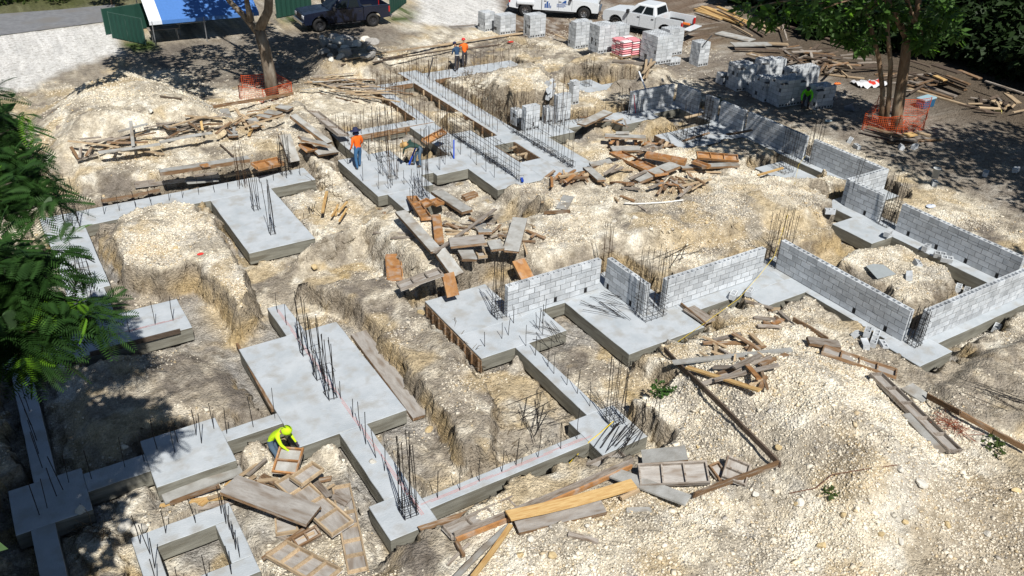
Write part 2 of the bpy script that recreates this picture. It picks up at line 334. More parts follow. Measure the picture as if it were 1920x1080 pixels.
grav = np.maximum(zone([(-300, 70), (200, 45), (232, 95), (150, 125), (60, 165), (-300, 190)], .4), zone([(765, -60), (935, -60), (950, 40), (880, 52), (790, 45)], .5))
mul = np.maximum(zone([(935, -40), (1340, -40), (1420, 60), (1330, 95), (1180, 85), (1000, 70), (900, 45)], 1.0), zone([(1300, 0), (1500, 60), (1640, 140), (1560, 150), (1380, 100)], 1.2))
painted_tree_shade = zone([(230, 90), (640, 40), (790, 60), (690, 110), (560, 170), (380, 165)], 1.0)  # darkening under the left tree, its crown shade painted into the soil
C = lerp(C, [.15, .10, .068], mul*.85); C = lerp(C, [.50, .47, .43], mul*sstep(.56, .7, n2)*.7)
C = lerp(C, [.19, .165, .14], painted_tree_shade*.8)
C = lerp(C, [.74, .74, .73], grav*.95)
C = lerp(C, [.40, .335, .245], zone([(1740, 905), (1850, 880), (2100, 900), (2100, 1300), (1650, 1300), (1690, 1040)], .7)*.75)
C = lerp(C, [.47, .445, .40], zone([(1650, 930), (1740, 900), (1760, 930), (1690, 1010), (1640, 990)], .4)*.8)
C = lerp(C, [.24, .205, .16], np.maximum(zone([(1500, 880), (1590, 905), (1600, 940), (1530, 930)], .25), zone([(1180, 950), (1260, 960), (1210, 1040), (1160, 1020)], .3))*.6)
C = lerp(C, [.30, .27, .23], np.maximum(zone([(1280, 690), (1330, 740), (1440, 850), (1380, 870), (1260, 780)], .3), zone([(1150, 380), (1420, 380), (1440, 440), (1250, 450)], .5))*sstep(.42, .58, n2)*.75)
gr = np.maximum.reduce([zone([(210, 78), (300, 70), (300, 92), (240, 95)], .3), zone([(735, 10), (770, 12), (790, 40), (730, 40)], .5), zone([(-200, -60), (230, -60), (200, 8), (-200, 22)], .5), zone([(520, 15), (600, 12), (590, 40), (530, 45)], .6)])
outer = np.clip(sstep(3, 9, np.maximum(YY-.18*XX-56, 0)) * 1.0, 0, 1)
C = lerp(C, [.07, .11, .025], np.clip(gr*sstep(.3, .5, n2), 0, 1)); C = lerp(C, [.09, .10, .035], outer*(1-grav)*(1-mul)*.9)
right_soil_shade = sstep(33.2, 35.0, XX)*sstep(60, 40, YY); C = lerp(C, [.23, .20, .17], right_soil_shade*.9*(1-mul)); C = lerp(C, [.44, .41, .36], right_soil_shade*sstep(.52, .68, n2)*.6)  # yard soil, its brown deepened in place of tree shade
C = lerp(C, [.11, .085, .06], sstep(41, 47, XX)*sstep(42, 36, YY)*.8)  # mulchy wood floor, colour deepened to paint the canopy's shade
C = C*(1+(.58*(fbm(XX*4.5, YY*4.5, 3, .7)-.5))*(1-.8*steep))[..., None]
C = lerp(C, [.12, .095, .07], sstep(40, 45, XX)*sstep(47, 41, YY)*.9)  # the same painted canopy shade over a wider strip of floor
ny, nx = XX.shape
crag = sstep(.7, 1.7, SLOPE)*SITE*sstep(.12, .3, DT)
DX = crag*(.30*(fbm(XX*3.3+HH*3+3, YY*3.3-HH*4, 3, .6)-.5)+.20*(fbm(XX*7+HH*14, YY*7+7, 2, .6)-.5)); DY = crag*(.34*(fbm(XX*3.3-HH*4+50, YY*3.3+HH*3, 3, .6)-.5)+.20*(fbm(XX*7+31, YY*7+HH*14, 2, .6)-.5))
idx = np.arange(nx*ny).reshape(ny, nx)
Q = np.stack([idx[:-1, :-1], idx[:-1, 1:], idx[1:, 1:], idx[1:, :-1]], -1).reshape(-1, 4)
me = bpy.data.meshes.new('ground'); me.vertices.add(nx*ny); me.vertices.foreach_set('co', np.stack([XX+DX, YY+DY, HH], -1).astype(np.float32).ravel())
me.loops.add(Q.size); me.loops.foreach_set('vertex_index', Q.astype(np.int32).ravel())
me.polygons.add(len(Q)); me.polygons.foreach_set('loop_start', np.arange(0, Q.size, 4, dtype=np.int32)); me.polygons.foreach_set('use_smooth', np.ones(len(Q), bool))
me.update(calc_edges=True)
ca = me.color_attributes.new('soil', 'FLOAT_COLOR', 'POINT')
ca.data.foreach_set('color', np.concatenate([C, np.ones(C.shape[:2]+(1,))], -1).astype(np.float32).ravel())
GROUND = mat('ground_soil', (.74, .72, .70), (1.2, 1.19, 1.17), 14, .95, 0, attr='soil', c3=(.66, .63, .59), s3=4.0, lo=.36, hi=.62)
_n = GROUND.node_tree.nodes; _L = GROUND.node_tree.links; _tc = _n.new('ShaderNodeTexCoord')
_v = _n.new('ShaderNodeTexVoronoi'); _v.inputs['Scale'].default_value = 13; _v.inputs['Randomness'].default_value = 1; _v2 = _n.new('ShaderNodeTexVoronoi'); _v2.inputs['Scale'].default_value = 34; _nz = _n.new('ShaderNodeTexNoise'); _nz.inputs['Scale'].default_value = 7; _nz.inputs['Detail'].default_value = 10; _nz.inputs['Roughness'].default_value = .72
for q in (_v, _v2, _nz): _L.new(_tc.outputs['Object'], q.inputs['Vector'])
_a = _n.new('ShaderNodeMath'); _a.operation = 'MULTIPLY_ADD'; _L.new(_v.outputs['Distance'], _a.inputs[0]); _a.inputs[1].default_value = -.55; _L.new(_nz.outputs[0], _a.inputs[2])
_b = _n.new('ShaderNodeMath'); _b.operation = 'MULTIPLY_ADD'; _L.new(_v2.outputs['Distance'], _b.inputs[0]); _b.inputs[1].default_value = -.3; _L.new(_a.outputs[0], _b.inputs[2])
_bp = _n.new('ShaderNodeBump'); _bp.inputs['Strength'].default_value = 1.0; _bp.inputs['Distance'].default_value = .085; _L.new(_b.outputs[0], _bp.inputs['Height']); _L.new(_bp.outputs[0], _n['Principled BSDF'].inputs['Normal'])
me.materials.append(GROUND)
g = structure(link('ground', me))
# ---------------------------------------------------------------- loose limestone rubble
rs = np.random.RandomState(11)
def rubble(name, N, smin, smax, dens_pow, bounds, mats, seed, zoff=.15, pw=2.2):
    rs = np.random.RandomState(seed)
    x = rs.uniform(bounds[0], bounds[1], N*6); y = rs.uniform(bounds[2], bounds[3], N*6)
    h = lookup(HH, x, y); rub = lookup(RUB, x, y); dt = lookup(DT, x, y); sl_ = lookup(SLOPE, x, y); dcl = fbm(x*.8+2, y*.8+5, 3)
    keep = (sl_ < .9+.5*rs.rand(N*6)) & (rs.rand(N*6) < np.clip(rub*1.05-.15+1.9*(dcl-.5), .015, 1)**dens_pow*np.where(h < -.25, .35, 1)) & (dt > .06)
    P = np.stack([x, y, h], -1); c = (P-[0, 0, CAM_H]) @ RC.T
    u = 960+F_PX*c[:, 0]/c[:, 2]; v = 540+F_PX*c[:, 1]/c[:, 2]
    keep &= (c[:, 2] > 1) & (u > -60) & (u < 1980) & (v > -40) & (v < 1140)
    gx = at(0, 0)
    P = P[keep][:N]; n = len(P)
    s = smin + (smax-smin)*rs.rand(n)**pw
    base = np.array([(-1, -1, -1), (1, -1, -1), (1, 1, -1), (-1, 1, -1), (-1, -1, 1), (1, -1, 1), (1, 1, 1), (-1, 1, 1)], float)*.5
    V = base[None]*(.65+.7*rs.rand(n, 8, 1)) + .18*(rs.rand(n, 8, 3)-.5)
    V = V*np.stack([.8+.5*rs.rand(n), .7+.4*rs.rand(n), .5+.4*rs.rand(n)], -1)[:, None]
    a = rs.rand(n)*6.283; ca_, sa = np.cos(a), np.sin(a); t = (rs.rand(n)-.5)*1.2; ct, st = np.cos(t), np.sin(t)
    R1 = np.zeros((n, 3, 3)); R1[:, 0, 0] = ca_; R1[:, 0, 1] = -sa; R1[:, 1, 0] = sa; R1[:, 1, 1] = ca_; R1[:, 2, 2] = 1
    R2 = np.zeros((n, 3, 3)); R2[:, 0, 0] = 1; R2[:, 1, 1] = ct; R2[:, 1, 2] = -st; R2[:, 2, 1] = st; R2[:, 2, 2] = ct
    V = np.einsum('nij,nkj->nki', R1 @ R2, V)*s[:, None, None] + P[:, None] + np.array([0, 0, 1])*(s*zoff)[:, None, None]
    fc = np.array([(0, 3, 2, 1), (4, 5, 6, 7), (0, 1, 5, 4), (1, 2, 6, 5), (2, 3, 7, 6), (3, 0, 4, 7)])
    Qf = (fc[None]+8*np.arange(n)[:, None, None]).reshape(-1, 4)
    me = bpy.data.meshes.new(name); me.vertices.add(n*8); me.vertices.foreach_set('co', V.astype(np.float32).ravel())
    me.loops.add(Qf.size); me.loops.foreach_set('vertex_index', Qf.astype(np.int32).ravel())
    me.polygons.add(len(Qf)); me.polygons.foreach_set('loop_start', np.arange(0, Qf.size, 4, dtype=np.int32)); me.update(calc_edges=True)
    tone = .8+.4*rs.rand(n); warm = rs.rand(n)
    col = np.array([.74, .685, .575])[None]*tone[:, None]; col = np.where((warm > .90)[:, None], np.array([.60, .46, .26])*tone[:, None], col); col = np.where((warm < .07)[:, None], np.array([.36, .35, .34])*tone[:, None], col)
    gc = np.stack([lookup(C[..., q], P[:, 0], P[:, 1]) for q in range(3)], -1); col = col*.6 + .4*gc*(.85+.5*rs.rand(n))[:, None]
    cc = np.repeat(np.concatenate([np.clip(col, 0, .85), np.ones((n, 1))], 1), 8, 0)
    ca2 = me.color_attributes.new('soil', 'FLOAT_COLOR', 'POINT'); ca2.data.foreach_set('color', cc.astype(np.float32).ravel())
    me.materials.append(mats); o = stuff(link(name, me)); o['label'] = 'loose crushed limestone rubble strewn over the ground'; o['category'] = 'rubble'; return o
ROCK = mat('limestone', (.85, .84, .83), (1.08, 1.07, 1.06), 20, .95, .3, 50, attr='soil')
rubble('rubble', 112000, .014, .050, 1.8, (-4, 34, 3.5, 30), ROCK, 5, pw=2.4)
rubble('rubble', 1600, .05, .12, 1.7, (-4, 34, 3.5, 30), ROCK, 9, pw=3.0)
rubble('rubble', 17000, .03, .08, 1.8, (-2, 40, 28, 50), ROCK, 6, pw=3.0)
# ---------------------------------------------------------------- concrete foundations
FLAB = {'left': 'pale concrete strips and pads on the left, half under the tree shade', 'ring': 'small square concrete ring footing at the bottom left edge',
        'middle': 'long stepped concrete footing from the middle slab to the front block walls', 'right': 'concrete footing carrying the grey block walls on the right',
        'back': 'concrete footing crowded with rebar where the workers stand', 'upper': 'small concrete footing with timber form edge below the block pallets'}
EMP = {}
def slab(r, k, parent, th=.46):
    x0, x1, y0, y1, kind = r; cx, cy = (x0+x1)/2, (y0+y1)/2; z1 = -.0011*k; rr = random.Random(int(x0*31+y0*17+k))
    pts = []
    def side(a, b):
        n = max(1, int(math.dist(a, b)/.35))
        for i in range(n):
            t = i/n; j = .007 if i else 0.0
            pts.append((a[0]+(b[0]-a[0])*t + rr.uniform(-j, j) - cx, a[1]+(b[1]-a[1])*t + rr.uniform(-j, j) - cy))
    e = .0015
    side((x0+e, y0+e), (x1-e, y0+e)); side((x1-e, y0+e), (x1-e, y1-e)); side((x1-e, y1-e), (x0+e, y1-e)); side((x0+e, y1-e), (x0+e, y0+e))
    n = len(pts); b = MB()
    cxs = [(p[0]*(1-.012/max(.2, abs(p[0]))) if abs(p[0]) > .03 else p[0], p[1]*(1-.012/max(.2, abs(p[1]))) if abs(p[1]) > .03 else p[1]) for p in pts]
    V = [(p[0], p[1], -th) for p in pts]+[(p[0], p[1], -.012+rr.uniform(-.006, .004)) for p in pts]+[(p[0], p[1], 0) for p in cxs]
    b.poly(V, [(i, (i+1) % n, n+(i+1) % n, n+i) for i in range(n)], 1)
    b.poly(V, [(n+i, n+(i+1) % n, 2*n+(i+1) % n, 2*n+i) for i in range(n)]+[tuple(range(2*n, 3*n))], 0)
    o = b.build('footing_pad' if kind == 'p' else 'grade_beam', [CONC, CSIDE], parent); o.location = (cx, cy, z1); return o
for gname, rl in FOOT.items():
    c = rl[0]; EMP[gname] = empty('concrete_foundation', FLAB[gname], 'foundation')
    for k, r in enumerate(rl): slab(r, k, EMP[gname])
# ---------------------------------------------------------------- block walls
BL, BH, BT = .4064, .2032, .194
def cmu(name, L=.390, Wd=BT, Hh=.188, cores=True, d=.13):
    b = MB(); x, y, z = L/2, Wd/2, Hh/2; t = .034
    if not cores: return b.box((-x, -y, -z), (x, y, z)).mesh(name, BLOCK)
    xs = [-x, -x+t, -t/2, t/2, x-t, x]; ys = [-y, -y+t, y-t, y]
    V = [(a, c, z) for c in ys for a in xs]; f = []
    for j in range(3):
        for i in range(5):
            if j == 1 and i in (1, 3): continue
            f.append((j*6+i, j*6+i+1, j*6+i+7, j*6+i+6))
    b.poly(V, f)
    b.poly([(-x, -y, -z), (x, -y, -z), (x, y, -z), (-x, y, -z), (-x, -y, z), (x, -y, z), (x, y, z), (-x, y, z)], [(0, 3, 2, 1), (0, 1, 5, 4), (1, 2, 6, 5), (2, 3, 7, 6), (3, 0, 4, 7)])
    for i in (1, 3):
        a0, a1 = xs[i], xs[i+1]
        b.poly([(a0, ys[1], z), (a1, ys[1], z), (a1, ys[2], z), (a0, ys[2], z), (a0, ys[1], z-d), (a1, ys[1], z-d), (a1, ys[2], z-d), (a0, ys[2], z-d)], [(0, 4, 5, 1), (1, 5, 6, 2), (2, 6, 7, 3), (3, 7, 4, 0), (4, 7, 6, 5)])
    return b.mesh(name, BLOCK)
ME_CMU = cmu('hollow_block'); ME_SOLID = cmu('block_face', cores=False); ME_HALF = cmu('half_block', L=.187, cores=False)
ME_THIN = cmu('thin_block', Hh=.086, cores=False); ME_HCORE = cmu('half_hollow', L=.187)
rw = random.Random(5)
def wall(p0, axis, length, label, gaps=True, courses=(1, 1, 1, 1, .5, 1)):
    """p0 = corner on the outer bottom line, wall runs along +x or +y; visible face is -y or -x"""
    e = empty('block_wall', label, 'wall', (p0[0], p0[1], 0), 0 if axis == 'x' else math.pi/2, 'partly built grey block walls')
    e['kind'] = 'thing'
    # local frame: u along wall, thickness to +v for x-walls; for y-walls (rotated 90) the visible -x face is +v side
    v0 = BT/2 if axis == 'x' else -BT/2
    n = int(round(length/BL)); z = .006
    mb = MB().box((.012, v0-BT/2+.0035, .004), (n*BL-.012, v0+BT/2-.0035, sum(courses)*BH-.16)); mb.build('mortar', MORTAR, e)
    for ci, hf in enumerate(courses):
        ch = BH*hf; off = (ci % 2)*.5
        top = ci == len(courses)-1
        if top: off = 0
        k = -1 if off else 0; u = -off*BL if off else 0
        i = 0
        while u < n*BL-.01:
            a, b_ = max(u, 0), min(u+BL, n*BL); half = (b_-a) < BL*.75
            skip = ci == 0 and gaps and half is False and i % 3 == 1 and rw.random() < .75
            if skip:      # inspection opening: a half block beside a black plate painting its inner shade
                m = ME_HALF; c = a+BL*.25; o = link('block', m, e); o.location = (c-.02, v0, z+ch/2-.004)
                o2 = link('block', m, e); o2.location = (a+BL*.75+.055, v0, z+ch/2-.004); o2.scale = (.62, 1, 1)
                hole = bx('hole_shade_plate', e, flat('hole_shade', (.012, .012, .013), .9), (a+BL*.5+.02, v0-(BT/2-.004 if axis == 'x' else -(BT/2-.004)), z+ch/2-.01), (.10, .012, .15))
            else:
                m = ME_HCORE if (top and half) else ME_HALF if half else ME_CMU if top else ME_THIN if hf < 1 else ME_SOLID
                o = link('block', m, e); o.location = ((a+b_)/2 + rw.uniform(-.002, .002), v0 + rw.uniform(-.003, .003), z+ch/2-.004)
                if half and hf < 1: o.scale = (1, 1, .47)
            u += BL; i += 1
        z += ch
    return e
wall((12.45, 19.45), 'x', 9*BL, 'bright block wall behind the middle slab, left of the corner')
wall((16.33, 17.42), 'y', 5*BL, 'short shaded block wall forming the corner above the pile of bars')
wall((17.12, 17.34), 'x', 11*BL, 'bright block wall on the far side of the front right pit', gaps=False)
wall((22.50, 12.24), 'y', 13*BL, 'long shaded block wall running down to the front corner column')
wall((22.95, 11.93), 'x', 15*BL, 'bright block wall at the right edge, right of the corner column', gaps=False)
wall((28.95, 12.5), 'y', 12.5*BL, 'long dark block wall behind the fenced-in dirt mound')
wall((28.95, 18.2), 'y', 4*BL, 'short block wall left of the narrow gap with thin bars')
wall((29.02, 19.88), 'x', 6*BL, 'bright short block wall stepping back below the bucket', gaps=False)
wall((31.25, 20.1), 'y', 9*BL, 'sunlit-topped block wall in front of the two loose blocks', gaps=False)
wall((31.25, 24.15), 'y', 9*BL, 'long block wall in leaf shade in front of the stacked blocks', gaps=False)
wall((31.22, 28.0), 'y', 4*BL, 'short block wall in leaf shade with a gap on both sides', gaps=False)
wall((31.2, 29.9), 'y', 2*BL, 'narrowest block wall in leaf shade behind rebar mesh', gaps=False)
wall((31.15, 31.2), 'y', 3.5*BL, 'block wall in leaf shade next to the far corner', gaps=False)
wall((28.05, 32.72), 'x', 7*BL, 'leaf-dappled block wall facing the camera beside the red cord', gaps=False)
# ---------------------------------------------------------------- rebar
rr = random.Random(21)
BARS = []
for k in range(10):
    lean = .03 if k < 7 else .12
    a = rr.uniform(0, 6.28); b = rr.uniform(0, lean); c = rr.uniform(-.02, .02)
    BARS.append(MB().tube([(0, 0, -.05), (math.cos(a)*b*.3+c, math.sin(a)*b*.3, .5), (math.cos(a)*b, math.sin(a)*b, 1)], .0105, 4).mesh('bar', REBAR))
BARS_R = [b.copy() for b in BARS]
for b in BARS_R: b.materials[0] = RUSTBAR
def bar(parent, x, y, z, h, rust=False, name='rebar', tilt=None):
    o = link(name, rr.choice(BARS_R if rust else BARS), parent); o.location = (x, y, z); o.scale = (1, 1, h)
    o.rotation_euler = tilt if tilt else (rr.gauss(0, .035), rr.gauss(0, .035), rr.uniform(0, 6.28)); return o
def row(fd, x0, y0, x1, y1, sp, h, rust=False, jit=.06):
    n = max(1, int(round(math.hypot(x1-x0, y1-y0)/sp)))
    for i in range(n+1):
        t = (i+rr.uniform(-.12, .12))/n; t = min(1, max(0, t))
        bar(EMP[fd], x0+(x1-x0)*t+rr.uniform(-jit, jit), y0+(y1-y0)*t+rr.uniform(-jit, jit), 0, h*rr.uniform(.82, 1.12), rust)
row('middle', 6.8, 13.52, 11.0, 13.52, .62, .9); row('middle', 6.2, 14.4, 6.2, 16.7, .62, .95); row('middle', 6.25, 17.3, 6.25, 23.3, .85, .7)
row('left', 0, 18.25, 4.5, 18.25, .65, .9); row('left', 1.5, 18.6, 3.0, 18.6, .5, .8); row('left', -1.0, 19.2, -1.0, 23.6, .6, 1.0); row('left', -1.3, 17.6, -.5, 18.4, .3, 1.0)
row('left', 1.6, 33.1, 10.6, 33.1, .62, .75); row('left', .8, 24.3, 3.3, 24.4, .62, .8); row('left', 1.3, 26, 1.3, 31.5, .9, .8)
row('ring', .5, 15.55, 2.3, 15.55, .6, .85); row('ring', 2.32, 14.1, 2.32, 15.2, .3, .9); row('ring', .9, 13.75, 2.0, 13.75, .6, .8); row('ring', .58, 14.2, .58, 15.2, .5, .9)
row('middle', 12.08, 14.5, 12.12, 17.8, .55, .75, jit=.04); row('middle', 11.1, 18.2, 12.5, 19.0, .5, .6, jit=.2); row('middle', 12.7, 18.1, 13.4, 18.9, .25, .75, jit=.2)
row('middle', 12.4, 13.0, 13.2, 12.9, .3, 1.0)
for xx in (20.62, 21.38): row('back', xx, 33.6, xx+.05, 43.9, .36, 1.15, True, .04)
for xx in (18.1, 18.45): row('back', xx, 37.1, xx, 42.0, .40, .95, True, .04)
row('back', 18.2, 42.25, 20.3, 42.25, .3, .95, True); row('back', 18.2, 42.55, 20.3, 42.55, .35, .9, True)
for yy in (36.35, 36.8): row('back', 13.7, yy, 18.4, yy, .36, 1.0, True, .04)
row('back', 13.7, 34.2, 13.8, 36.0, .4, 1.0, True); row('back', 21.8, 42.4, 27.2, 42.5, .5, 1.1, True); row('back', 21.8, 43.2, 27.2, 43.2, .6, 1.0, True)
row('back', 24.2, 32.9, 26.6, 32.9, .6, .7); row('back', 22.6, 33.2, 23.9, 33.6, .2, 1.3, True, .3); row('back', 22.5, 32.3, 23.9, 32.3, .3, 1.0, False, .15)
row('back', 12.9, 30.2, 14.9, 30.0, .3, .75, False, .25); row('back', 13.0, 31.4, 15.0, 32.0, .28, .9, False, .35); row('back', 12.9, 33.3, 15.0, 33.4, .35, 1.0, False, .2); row('back', 13.4, 28.2, 14.4, 29.5, .2, .9, False, .2)
row('back', 17.6, 29.0, 18.0, 35.8, .8, .8, False, .15); row('back', 15.9, 30.8, 17.0, 31.9, .35, .8, False, .2)
row('right', 28.9, 20.4, 31.5, 20.1, .5, .5); row('right', 27.4, 28.0, 30.5, 29.4, .5, .6, False, .4); row('right', 27.5, 32.0, 29, 33.0, .3, .8, False, .3)
row('upper', 29.9, 36.7, 31.4, 36.7, .18, 1.05, True, .1)
CG = [0]
def cage(px, py, pyt, n, wx, wy, label, ties=0, z=None, rust=False, tie_h=.9, lean=0.0):
    p = at(px, py, z) if z is not None else ground(px, py)
    h = height_to(p, pyt); e = empty('rebar_cage', label, 'rebar', tuple(p), 0, 'rebar cages standing on the footings', (px, py))
    per = [(-wx/2, -wy/2), (wx/2, -wy/2), (wx/2, wy/2), (-wx/2, wy/2)]
    for i in range(n):
        t = i/n*4; k = int(t); f = t-k; a, b = per[k % 4], per[(k+1) % 4]
        o = bar(e, a[0]+(b[0]-a[0])*f, a[1]+(b[1]-a[1])*f, 0, h*rr.uniform(.86, 1.0), rust, 'bar', (rr.gauss(0, .025)+lean, rr.gauss(0, .03), 0))
    for i in range(ties):
        z_ = .06+tie_h*i/max(1, ties-1); q = [(x*1.08+rr.uniform(-.01, .01), y*1.08+rr.uniform(-.01, .01), z_+rr.uniform(-.02, .02)) for x, y in per]
        MB().tube(q+[q[0]], .008, 4).build('tie', REBAR, e)
    return e
cage(572, 662, 547, 5, .22, .3, 'first rebar cluster of the row on the middle slab, far end', 2, 0)
cage(598, 706, 590, 6, .24, .35, 'second rebar cluster of the row on the middle slab', 2, 0)
cage(620, 742, 622, 7, .24, .4, 'third rebar cluster of the row on the middle slab, nearest the camera', 2, 0)
cage(766, 962, 812, 9, .34, .34, 'tall rebar cage tied at its foot on the front corner pad', 5, 0, tie_h=.35)
cage(480, 392, 315, 6, .25, .35, 'loose rebar cluster on the left slab, far bundle', 1, 0)
cage(511, 438, 334, 5, .2, .22, 'slender rebar bundle near the front edge of the left slab', 2, 0, tie_h=.25)
cage(536, 326, 250, 9, .4, .4, 'round tied rebar basket at the end of the left strip', 6, 0, tie_h=.9)
cage(455, 350, 262, 6, .35, .3, 'rebar standing in front of the stacked form lumber on the left strip', 0, 0, rust=True)
cage(136, 425, 330, 8, .45, .45, 'rebar cage at the back left corner beside the dark branches', 4, 0)
cage(165, 545, 470, 6, .35, .35, 'rebar cage in tree shade on the left strip', 3, 0)
cage(1152, 790, 668, 10, .42, .42, 'rebar cage on the pad with a heap of thin bars', 5, 0, tie_h=.35)
cage(936, 592, 474, 8, .36, .36, 'rebar cage touching the left end of the bright block wall', 6, 0, tie_h=.5)
cage(1218, 590, 462, 14, .8, .6, 'wide rebar cage in the gap between two bright block walls', 6, 0, tie_h=.7)
cage(1455, 492, 392, 14, .75, .6, 'rebar cage at the far corner where the walls meet a yellow cord', 5, 0, tie_h=.7)
cage(1713, 645, 572, 10, .34, .34, 'tightly tied rebar column between the two walls of the front corner', 7, 0, tie_h=1.0)
cage(1662, 420, 325, 10, .6, .45, 'rebar cage in the gap of the far right wall', 6, 0, tie_h=.8)
cage(1473, 322, 240, 9, .55, .4, 'rebar cage on the small pad before the shaded wall', 4, 0)
cage(1592, 388, 285, 2, .18, .1, 'pair of tall bars at the wall step below the loose block', 0, 0)
cage(1520, 305, 220, 8, .45, .3, 'rebar column in the gap left of the sunlit wall', 5, 0, tie_h=.9)
cage(1300, 262, 185, 12, 1.2, .5, 'wide rebar mat cage standing in leaf shade on the dappled pad', 7, 0, tie_h=1.0)
cage(1322, 225, 172, 8, .5, .3, 'rebar column between two narrow shaded walls', 5, 0, tie_h=.9)
cage(1135, 515, 412, 5, .25, .3, 'rebar cluster behind the corner of the bright block wall', 2, rust=True)
cage(796, 372, 232, 8, .28, .28, 'tall rebar cluster beside the wooden box forms on the worker slab', 3, 0, tie_h=.4)
cage(737, 335, 222, 6, .35, .35, 'rebar cluster between the orange-shirted and the bending worker', 2, 0, rust=True)
cage(722, 300, 190, 8, .6, .5, 'rebar thicket behind the worker in the orange shirt', 2, 0)
cage(832, 292, 190, 9, .4, .4, 'rebar cage behind the tilted form box', 4, 0, rust=True)
cage(1101, 161, 106, 8, .35, .35, 'rebar cage on the upper footing below the cement bags', 3, 0)
cage(1045, 235, 140, 8, .6, .4, 'rebar cluster among the small block stacks', 2, 0, rust=True)
cage(975, 225, 165, 7, .7, .4, 'rusty rebar cluster left of the small block stacks', 1, 0, rust=True)
cage(1170, 210, 158, 8, .4, .5, 'rebar cluster left of the dappled wall', 3, 0, rust=True)
# rebar curtains lying along the deep beams
def curtain(x, y0, y1, h0, h1, hz, label, sp=.22):
    e = empty('rebar_mesh', label, 'rebar', (x, y0, 0), 0, 'rebar mesh curtains')
    n = int((y1-y0)/sp)
    for i in range(n+1):
        bar(e, rr.uniform(-.03, .03), i*sp, 0, (h0+(h1-h0)*i/n)*rr.uniform(.93, 1.05), False, 'bar', (rr.gauss(0, .015), rr.gauss(0, .02), 0))
    for z in hz:
        q = [(.02+rr.uniform(-.02, .02), (y1-y0)*t, z+rr.uniform(-.03, .03)) for t in (0, .25, .5, .75, 1)]; MB().tube(q, .010, 4).build('bar', REBAR, e)
    for k in range(26):                # stirrups along the foot
        yy = rr.uniform(0, y1-y0); a = rr.uniform(-.5, .5)
        q = [(-.15, yy, .05), (.15, yy+a*.3, .05), (.15, yy+a*.3, .28), (-.15, yy, .28), (-.15, yy, .05)]; MB().tube(q, .008, 4).build('stirrup', REBAR, e)
curtain(18.45, 28.2, 34.4, 1.35, 1.25, (.07, .16, .26, .45, .65, .85, 1.05, 1.22), 'wide rebar mesh curtain nearer the bending worker and the wooden pit')
curtain(21.28, 28.3, 33.2, 1.6, 1.3, (.07, .15, .24, .34, .9), 'rebar mesh curtain farther right in front of the block stacks')
# heaps of cut bars
def heap(px, py, n, L, ang, spread, label, z=None, r=.009, circ=.35):
    p = at(px, py, z) if z is not None else ground(px, py); e = empty('rebar_heap', label, 'rebar', tuple(p), 0, None, (px, py))
    for i in range(n):
        a = ang+(rr.choice((-.55, .5)) if spread > .5 else 0)+rr.gauss(0, spread*(.45 if spread > .5 else 1)); l = L*rr.uniform(.65, 1.05); cx, cy = rr.gauss(0, circ), rr.gauss(0, circ*.8); zz = .02+.012*(i % 6)
        d = Vector((math.cos(a), math.sin(a), 0))*l/2
        MB().tube([(cx-d.x, cy-d.y, zz), (cx+rr.uniform(-.02, .02), cy, zz+.03), (cx+d.x, cy+d.y, zz+rr.uniform(-.01, .06))], r, 4).build('bar', REBAR, e)
heap(1145, 578, 16, 1.3, 2.05, .28, 'crossed heap of cut bars on the slab before the wall corner', 0)
heap(1010, 778, 20, 1.35, .35, .55, 'tangled heap of cut bars on the dirt inside the front ring')
heap(1168, 822, 22, 1.25, .42, .10, 'neat sheaf of thin bars on the front right pad', 0, .008, .25)
heap(1035, 630, 9, 1.1, 1.6, .7, 'messy bent bars beside the middle slab step', 0)
heap(1285, 477, 8, 2.0, .3, .3, 'long bars lying in the trench behind the bright wall')
heap(642, 332, 12, 1.1, 2.2, .12, 'bundle of bars on the small mound beside the orange-shirted worker')
heap(1270, 255, 9, 2.0, 1.2, .3, 'bars lying flat on the dappled pad', 0, .012, .6)
heap(1890, 755, 12, 1.6, 2.0, .2, 'bars and roots hanging down the bank at the right edge')
heap(585, 395, 8, 1.0, 1.3, .3, 'short bars dropped in the trench beside leaning stakes')
# chalk lines snapped on the fresh concrete and builder's cords
RED = flat('red_chalk', (.55, .25, .24), .9)
def chalk(x0, y0, x1, y1, label):
    d = Vector((x1-x0, y1-y0, 0)); L = d.length; n = d.cross(Vector((0, 0, 1))).normalized()
    b = MB(); rj = random.Random(1)
    for off, w in ((-.03, .006), (.03, .006), (.0, .004)):
        m = int(L/.25)
        for i in range(m):
            if rj.random() < .12: continue
            a = Vector((x0, y0, .0035))+d*(i/m)+n*off; c = Vector((x0, y0, .0035))+d*((i+1)/m)+n*off
            b.poly([a-n*w, c-n*w, c+n*w, a+n*w], [(0, 1, 2, 3)])
    o = b.build('chalk_line', RED); tag(o, label, 'chalk line', None)
chalk(6.3, 13.2, 6.3, 23.4, 'red chalk line running up the middle slab to its far stub')
chalk(6.4, 13.5, 11.4, 13.5, 'red chalk line along the front beam')
chalk(1.0, 24.4, 3.6, 24.4, 'faint red chalk line on the half-shaded left pad')
def cord(name, pts, r, m, label, cat='cord'):
    o = MB().tube(pts, r, 5).build(name, m); return tag(o, label, cat)
YEL = flat('yellow_cord', (.75, .55, .02), .6); WHT = flat('white_pvc', (.75, .75, .73), .4)
def gl(pts, lift): return [tuple(ground(x, y, lift)) for x, y in pts]
cord('cord', [tuple(at(1150, 790, .25)), tuple(at(1125, 812, .05)), tuple(at(1105, 828, .02)), tuple(at(1085, 850, -.25))]+gl([(1068, 868)], .02), .012, YEL, 'yellow cord drooping over the front right pad')
